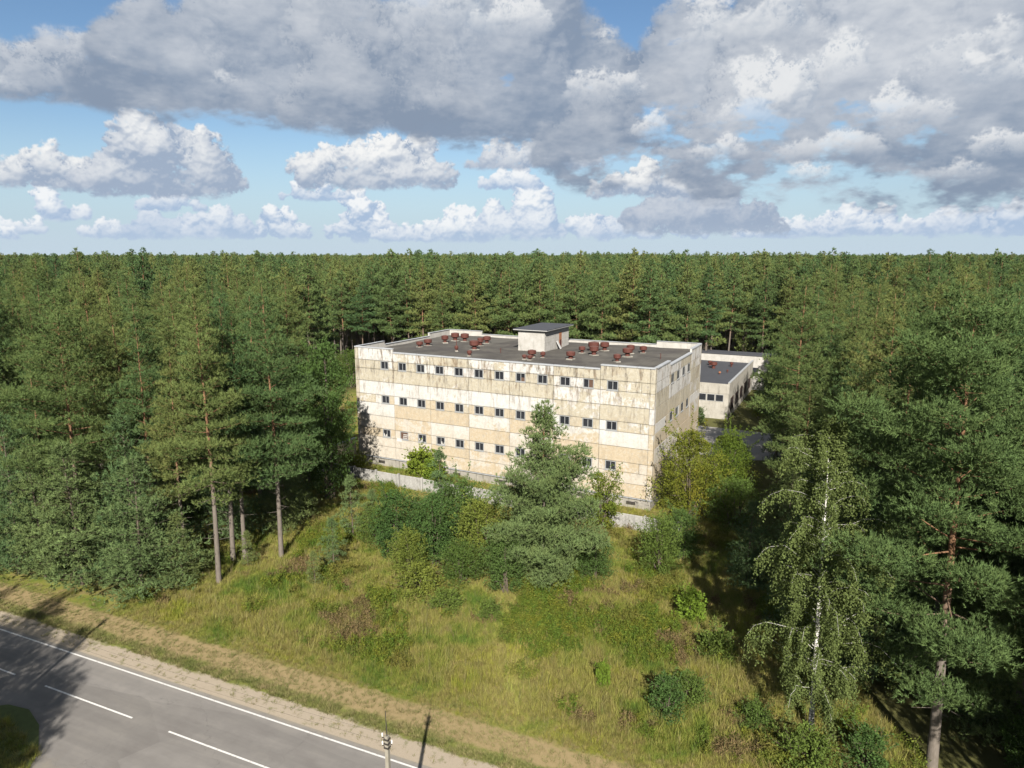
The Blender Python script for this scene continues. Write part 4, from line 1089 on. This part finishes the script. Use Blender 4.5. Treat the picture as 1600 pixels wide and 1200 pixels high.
def occupy(x, y): grid.setdefault((int(x // 5), int(y // 5)), []).append((x, y))
for x, y in PLACED: occupy(x, y)
near = []
for k in range(16000):
    y = fr_.uniform(28, 330); half = y * .80 + 14; x = fr_.uniform(-half, half)
    if forest_ok(x, y) and free(x, y, 4.9 if y < 140 else 4.7): occupy(x, y); near.append((x, y))
def rank(q):
    x, y = q; d = Vector((x, y, 0)) - B_O
    if y < 175 and abs(x) < y * .78 + 4: return y if abs(x) < y * .74 else y + 30
    return 400 + y
near.sort(key=rank)
IND = near[:262]; REST = near[262:]
GL = 'pines of the stand left of the factory'; GR = 'pines of the forest right of the factory'; GB = 'pines of the forest behind the factory'
for i, (x, y) in enumerate(IND):
    q = Vector((x, y, 0)) - B_O; u, v = q.dot(BD), q.dot(BN)
    c = x / y; row = lambda a, b: 'front' if y < a else ('middle' if y < b else 'rear')
    if v > 58:
        g = GB; wh = 'left of the factory roof' if c < -.24 else 'behind the roof left of the penthouse' if c < 0 else 'behind the penthouse' if c < .09 else 'behind the roof right of the penthouse' if c < .26 else 'behind the workshop' if c < .42 else 'far right of the workshop'
        lab = 'pine in the back forest, %s row, %s' % (row(160, 185), wh)
    elif u < 20:
        g = GL; wh = 'at the left picture edge' if c < -.62 else 'behind the young verge pines' if c < -.48 else 'behind the bare trunk pines' if c < -.36 else 'next to the yard'
        lab = 'pine in the left stand, %s row, %s' % (row(72, 95), wh)
    else:
        g = GR; wh = 'at the right picture edge' if c > .66 else 'around the big orange trunk pine' if c > .52 else 'behind the birch' if c > .40 else 'beside the yard'
        lab = 'pine in the right forest, %s row, %s' % (row(60, 100), wh)
    key = ('pine%d' % fr_.randrange(5)) if y < 130 else 'lowpine%d' % fr_.randrange(4)
    if x > 0 and y < 110 and fr_.random() < .4: key = 'broad%d' % fr_.randrange(2)
    h = fr_.gauss(26.2 if y < 120 else 27.0, 1.9) * (1.0 if fr_.random() > .12 else .78)
    if g == GR and x - float(np.interp(y, *zip(*RX))) < 12 and 50 < y < 150: h *= .93
    sx = fr_.uniform(.92, 1.14); h = min(31.0, h)
    lk = ('tall ' if h > 27.4 else 'low ' if h < 23.5 else '') + ('broad ' if sx > 1.07 else 'slender ' if sx < .98 else '')
    put(P_, key, x, y, h, lk + lab, 'tree', g, sx=sx)
# trees on the near side of the road and beside the drone: their shade lies on the road and on the right forest edge
for x, y, k in [(-30.5, 12, 'pine1'), (-34, 15, 'broad0'), (-32.8, 8.5, 'broad1'), (-40, 20, 'broad0'), (-36, 10, 'pine4'), (-32.5, 13, 'pine3'), (-37, 16, 'pine1'), (-33.5, 4.5, 'pine2'), (-45, 16, 'broad1'), (-38, 13, 'pine3'), (-42.5, 18, 'pine0'), (-47, 13, 'broad1'), (-37, 5, 'pine2'), (-45, 23.5, 'pine4'), (-50, 22, 'pine1'), (-55, 16, 'broad0'), (-56, 24, 'pine2'), (-62, 27, 'pine3')]:
    put(P_, k, x, y, fr_.uniform(22, 25), 'roadside pine whose shadow falls across the road', 'tree', 'pines on the near side of the road')
for x, y, k in [(28, 27, 'pine0'), (33, 22, 'broad1'), (31, 31, 'pine1'), (38, 28, 'pine3'), (43, 24, 'broad0'), (36, 17, 'pine2'), (48, 30, 'pine4'), (27, 20, 'pine2')]:
    put(P_, k, x, y, fr_.uniform(24, 26.5), 'pine at the bottom right corner of the forest', 'tree', 'pines at the bottom right corner')


put(Y_, 'young0', -24.6, 70.0, 9.0, 'young pine in the shade behind the lone bare trunk', 'tree', sx=1.1, rz=1.1)
put(Y_, 'young2', -29.4, 66.5, 11.0, 'young pine in the shade behind the paired grey trunks', 'tree', sx=1.1, rz=3.1)
put(Y_, 'young1', -26.4, 74.5, 11.5, 'young pine beside the tall dark leafy tree', 'tree', sx=1.1, rz=5.1)

# instanced masses --------------------------------------------------------
def scatter(name, protos, pts, rot, scl, pid):
    """one object whose points carry copies of the given meshes (geometry nodes)"""
    c = D.collections.new(name + '_sources')
    for i, me_ in enumerate(protos):
        o = D.objects.new('%s_source_%02d' % (name, i), me_); c.objects.link(o)
    me_ = D.meshes.new(name); pts = np.asarray(pts, dtype=np.float32)
    me_.vertices.add(len(pts)); me_.vertices.foreach_set('co', pts.ravel())
    for nm, ty, val in (('rotz', 'FLOAT', rot), ('scl', 'FLOAT', scl), ('pid', 'INT', pid)):
        a = me_.attributes.new(nm, ty, 'POINT'); a.data.foreach_set('value', np.asarray(val, dtype=np.float32 if ty == 'FLOAT' else np.int32))
    o = link(D.objects.new(name, me_))
    ng = D.node_groups.new(name, 'GeometryNodeTree')
    ng.interface.new_socket('Geometry', in_out='INPUT', socket_type='NodeSocketGeometry'); ng.interface.new_socket('Geometry', in_out='OUTPUT', socket_type='NodeSocketGeometry')
    gi = ng.nodes.new('NodeGroupInput'); go = ng.nodes.new('NodeGroupOutput'); ip = ng.nodes.new('GeometryNodeInstanceOnPoints')
    ci = ng.nodes.new('GeometryNodeCollectionInfo'); ci.inputs[0].default_value = c; ci.inputs['Separate Children'].default_value = True; ci.inputs['Reset Children'].default_value = True
    def att(nm, ty):
        a = ng.nodes.new('GeometryNodeInputNamedAttribute'); a.data_type = ty; a.inputs[0].default_value = nm; return a.outputs[0]
    cx = ng.nodes.new('ShaderNodeCombineXYZ'); L_ = ng.links
    L_.new(gi.outputs[0], ip.inputs['Points']); L_.new(ci.outputs[0], ip.inputs['Instance']); ip.inputs['Pick Instance'].default_value = True
    L_.new(att('pid', 'INT'), ip.inputs['Instance Index']); L_.new(att('rotz', 'FLOAT'), cx.inputs[2]); L_.new(cx.outputs[0], ip.inputs['Rotation']); L_.new(att('scl', 'FLOAT'), ip.inputs['Scale'])
    L_.new(ip.outputs[0], go.inputs[0])
    o.modifiers.new('scatter', 'NODES').node_group = ng
    return o
def joined(parts):
    """several (V, F-tri, material index) sets into one mesh"""
    V = np.concatenate([p[0] for p in parts]); F = []; n_ = 0; mi = []
    for v, f, m_ in parts: F.append(f + n_); n_ += len(v); mi.append(np.full(len(f), m_))
    return V, np.concatenate(F), np.concatenate(mi).astype(np.int32)
def tri(mb):
    F = []
    for f in mb.f:
        for i in range(1, len(f) - 1): F.append((f[0], f[i], f[i + 1]))
    return np.array(mb.v), np.array(F)
def whole_pine(name, args, kw):
    mb, V, F = pine(*args, **kw); tv, tf = tri(mb); V, F, mi = joined([(tv, tf, 0), (V, F, 1)])
    me_ = mesh_np(name, V, F, [M['bark'], M['needle']]); me_.polygons.foreach_set('material_index', mi); return me_
fp = [whole_pine('forest_pine_%d' % i, (200 + i, 26, 7.5 + i, 3.6 + .25 * i, 50, 7, 5, .5, .18), dict(lean=.02)) for i in range(5)]
def whole_leafy(name, args, leaf):
    mb, V, F = broadleaf(*args); tv, tf = tri(mb); F = np.concatenate([F[:, [0, 1, 2]], F[:, [0, 2, 3]]]); V, F, mi = joined([(tv, tf, 0), (V, F, 1)])
    me_ = mesh_np(name, V, F, [M['bark_dark'], M[leaf]]); me_.polygons.foreach_set('material_index', mi); return me_
fp += [whole_leafy('forest_birch_0', (240, 24, 3.4, 5000, .42, .3, 26, .25), 'leaf_birch'), whole_leafy('forest_leafy_1', (241, 22, 4.0, 5000, .42, .3, 26, .2), 'leaf')]
r = np.random.default_rng(9)
# middle distance, tree by tree
pts = list(REST); taken = grid
for k in range(15000):
    y = math.sqrt(fr_.uniform(330 ** 2, 900 ** 2)); x = fr_.uniform(-1, 1) * (y * .80 + 20); pts.append((x, y))
pts = np.array([(x, y, 0) for x, y in pts])
hs = np.clip(r.normal(1.035, .08, len(pts)), .72, 1.19)
from mathutils import noise as mn
hs *= np.array([1 + .075 * mn.noise(Vector((a_ / 45, b_ / 45, 1.0))) + .05 * mn.noise(Vector((a_ / 160, b_ / 160, 5.0))) for a_, b_, _ in pts]); hs = np.minimum(hs, 1.21)
fo = scatter('forest', fp, pts, r.uniform(0, 6.28, len(pts)), hs, np.where(r.random(len(pts)) < .05, 5 + r.integers(0, 2, len(pts)), r.integers(0, 5, len(pts))))
tag(fo, 'endless dark green pine forest stretching to the horizon', 'forest', kind='stuff')
# far canopy, clump by clump
def clump(seed):
    q = np.random.default_rng(seed); parts = []
    for i in range(14):
        x, y = q.uniform(-11, 11, 2); H_ = q.uniform(19.5, 29.5)
        n_ = 60; t = q.uniform(0, 1, n_) ** .8; R_ = 3.4 * np.clip(1 - t, .05, 1) ** .7; a = q.uniform(0, 6.28, n_)
        C = np.stack([x + np.cos(a) * R_ * q.uniform(.4, 1, n_), y + np.sin(a) * R_ * q.uniform(.4, 1, n_), H_ - 12 * (1 - t)], 1)
        Dn = np.stack([np.cos(a) * .6, np.sin(a) * .6, np.full(n_, .8)], 1)
        V, F = blades(C, Dn, q, 3, 1.5, .75, .7); parts.append((V, F, 0))
    V, F, mi = joined(parts); return mesh_np('far_clump_%d' % seed, V, F, M['needle'])
fc = [clump(i) for i in range(4)]
N = 26000; y = np.sqrt(r.uniform(880 ** 2, 4200 ** 2, N)); x = r.uniform(-1, 1, N) * (y * .80 + 30)
N2 = 9000; y2 = r.uniform(4200, 12000, N2); x2 = r.uniform(-1, 1, N2) * (y2 * .80)
pf = np.stack([np.r_[x, x2], np.r_[y, y2], np.zeros(N + N2)], 1)
ss = np.r_[r.uniform(.90, 1.06, N), r.uniform(.92, 1.06, N2)]
fo2 = scatter('far_forest', fc, pf, r.uniform(0, 6.28, N + N2), ss, r.integers(0, 4, N + N2))
tag(fo2, 'hazy far forest canopy along the horizon', 'forest', kind='stuff')

# meadow, verge and undergrowth
def tuft(seed, n_, h, spread, w, bend):
    q = np.random.default_rng(seed); a = q.uniform(0, 6.28, n_); d = q.uniform(0, spread, n_)
    b = np.stack([np.cos(a) * d, np.sin(a) * d, np.zeros(n_)], 1); hh = h * q.uniform(.5, 1.15, n_)
    dirn = np.stack([np.cos(a) * bend * q.uniform(.2, 1.4, n_), np.sin(a) * bend * q.uniform(.2, 1.4, n_), np.ones(n_)], 1)
    s_ = np.stack([-np.sin(a + q.normal(0, .8, n_)), np.cos(a), np.zeros(n_)], 1) * w / 2
    mid = b + dirn * hh[:, None] * .55; tip = b + dirn * hh[:, None] * np.array([1.5, 1.5, 1.0])
    V = np.stack([b - s_, b + s_, mid + s_ * .7, mid - s_ * .7, tip], 1).reshape(-1, 3); i = np.arange(n_)[:, None] * 5
    F = np.concatenate([i + [0, 1, 2], i + [0, 2, 3], i + [3, 2, 4]])
    return V, F
tall = [mesh_np('tall_tuft_%d' % i, *tuft(300 + i, 24, .30 + .08 * i, .26, .017, .5), M['meadow']) for i in range(4)]
tall += [mesh_np('stalks_%d' % i, *tuft(330 + i, 7, .8 + .15 * i, .3, .014, .22), M['verge']) for i in range(2)]
short = [mesh_np('short_tuft_%d' % i, *tuft(320 + i, 20, .15 + .03 * i, .22, .02, .7), M['verge']) for i in range(3)]
def weed(seed, h, n_, m_):
    q = np.random.default_rng(seed); k = 5; C = []
    for i in range(k):
        a = q.uniform(0, 6.28); d = q.uniform(0, .3); z = q.uniform(.25, 1, n_ // k) * h * q.uniform(.7, 1.1)
        C.append(np.stack([np.cos(a) * (d + .15 * z) + q.normal(0, .07, len(z)), np.sin(a) * (d + .15 * z) + q.normal(0, .07, len(z)), z], 1))
    C = np.concatenate(C); V, F = leaves(C, np.tile([0, 0, .35], (len(C), 1)), q, .13, .055, 1.0); return mesh_np('weed_%d' % seed, V, F, m_)
weeds = [weed(340 + i, .7 + .15 * i, 110, M['weed']) for i in range(4)]
weeds += [weed(350 + i, .55 + .15 * i, 110, M['weed_rust']) for i in range(2)] + [weed(354 + i, .6 + .2 * i, 140, M['leaf_dark']) for i in range(2)]
def meadow_ok(x, y, s):
    if s < 35.0 or y > 95: return False
    q = Vector((x, y, 0)) - B_O; v = q.dot(BN)
    if v > -.6: return False
    return -34 < x < 24
pt_, rt, sc_, pd = [], [], [], []
for k in range(1500):
    pt_.append((fr_.uniform(-36, -28.2), fr_.uniform(31, 39.2), .07)); rt.append(fr_.uniform(0, 6.28)); sc_.append(fr_.uniform(.5, .9)); pd.append(fr_.randrange(4))
pt_ = [q if (q[0] < -33 or q[1] < 39.5 - (q[0] + 33) * .75) else (-40, 33, .07) for q in pt_]
pw_, rw, sw2, pdw = [], [], [], []
from mathutils import noise as mn
for k in range(125000):
    x, y = fr_.uniform(-34, 24), fr_.uniform(34, 92); s = x * RN[0] + y * RN[1]
    if not meadow_ok(x, y, s): continue
    if y > 62 and fr_.random() < .45: continue
    w_ = mn.noise(Vector((x * .13, y * .13, 3.0))) + .5 * mn.noise(Vector((x * .4, y * .4, 8.0)))
    e = min(1, (s - 35) / 2.5) * .5 + .5
    if w_ > .02 + .42 * fr_.random() and fr_.random() < .55 and s > 37.5:
        pw_.append((x, y, -.02)); rw.append(fr_.uniform(0, 6.28)); sw2.append(fr_.uniform(.5, 1.25))
        v2 = mn.noise(Vector((x * .19, y * .19, 21.0))) + .35 * mn.noise(Vector((x * .9, y * .9, 2.0)))
        pdw.append(fr_.randrange(4, 6) if v2 > .16 else (fr_.randrange(2) if v2 < -.26 else fr_.randrange(4)))
    else:
        pt_.append((x, y, -.02)); rt.append(fr_.uniform(0, 6.28)); sc_.append(fr_.choice((fr_.uniform(.5, .9), fr_.uniform(.8, 1.5))) * e); pd.append(fr_.randrange(4) if fr_.random() > .10 else fr_.randrange(4, 6))
tag(scatter('meadow_grass', tall, pt_, rt, sc_, pd), 'tall yellow green meadow grass between road and fence', 'grass', kind='stuff')
tag(scatter('meadow_weeds', weeds, pw_, rw, sw2, pdw), 'leafy yellow green weeds growing in patches over the meadow', 'weeds', kind='stuff')
pv, rv, sv, pdv = [], [], [], []
for k in range(42000):
    a, s = fr_.uniform(-70, 14), fr_.uniform(30.6, 36.2); p = rd(a, s)
    d = .8 if 31.9 < s < 32.8 else (.28 if s >= 32.8 else .05)
    if fr_.random() > d: continue
    if mn.noise(Vector((a * .6, s * 1.2, 0))) < -.25 and fr_.random() < .7: continue
    pv.append((p[0], p[1], -.01)); rv.append(fr_.uniform(0, 6.28)); sv.append(fr_.uniform(.5, 1.15) * (1.0 if 31.6 < s < 32.9 else .75)); pdv.append(fr_.randrange(3))
tag(scatter('verge_grass', short, pv, rv, sv, pdv), 'short dry mown grass along the road verge', 'grass', kind='stuff')
# shrubs and young growth under the forest edges
ug = []
for k in range(2600):
    y = fr_.uniform(30, 170); x = fr_.uniform(-1, 1) * (y * .8 + 6)
    if not forest_ok(x, y): continue
    edge = not (forest_ok(x + 7, y) and forest_ok(x - 7, y) and forest_ok(x, y - 7))
    if fr_.random() < (.8 if edge else .3): ug.append((x, y, -.05))
um = [KINDS['shrub0'][1], KINDS['shrub1'][1], KINDS['sapling0'][1], KINDS['young1'][1]]
tag(scatter('undergrowth', um, ug, [fr_.uniform(0, 6.28) for _ in ug], [fr_.uniform(.5, 1.25) for _ in ug], [fr_.choice((0, 0, 1, 1, 2, 3)) for _ in ug]), 'shrubs and young growth under the forest edge trees', 'undergrowth', kind='stuff')

# the air: thin haze that pales the far forest
hz = MB().box((-16000, -300, -1.5), (16000, 13500, 36.0))
hm, ht = material('air'); pv_ = ht.node('ShaderNodeVolumePrincipled'); pv_.inputs['Color'].default_value = (.86, .92, 1, 1)
pv_.inputs['Density'].default_value = HAZE; pv_.inputs['Anisotropy'].default_value = .2; ht.l.new(pv_.outputs[0], ht.out.inputs['Volume'])
tag(hz.build('haze', hm), 'thin blue haze lying over the far forest', kind='stuff')
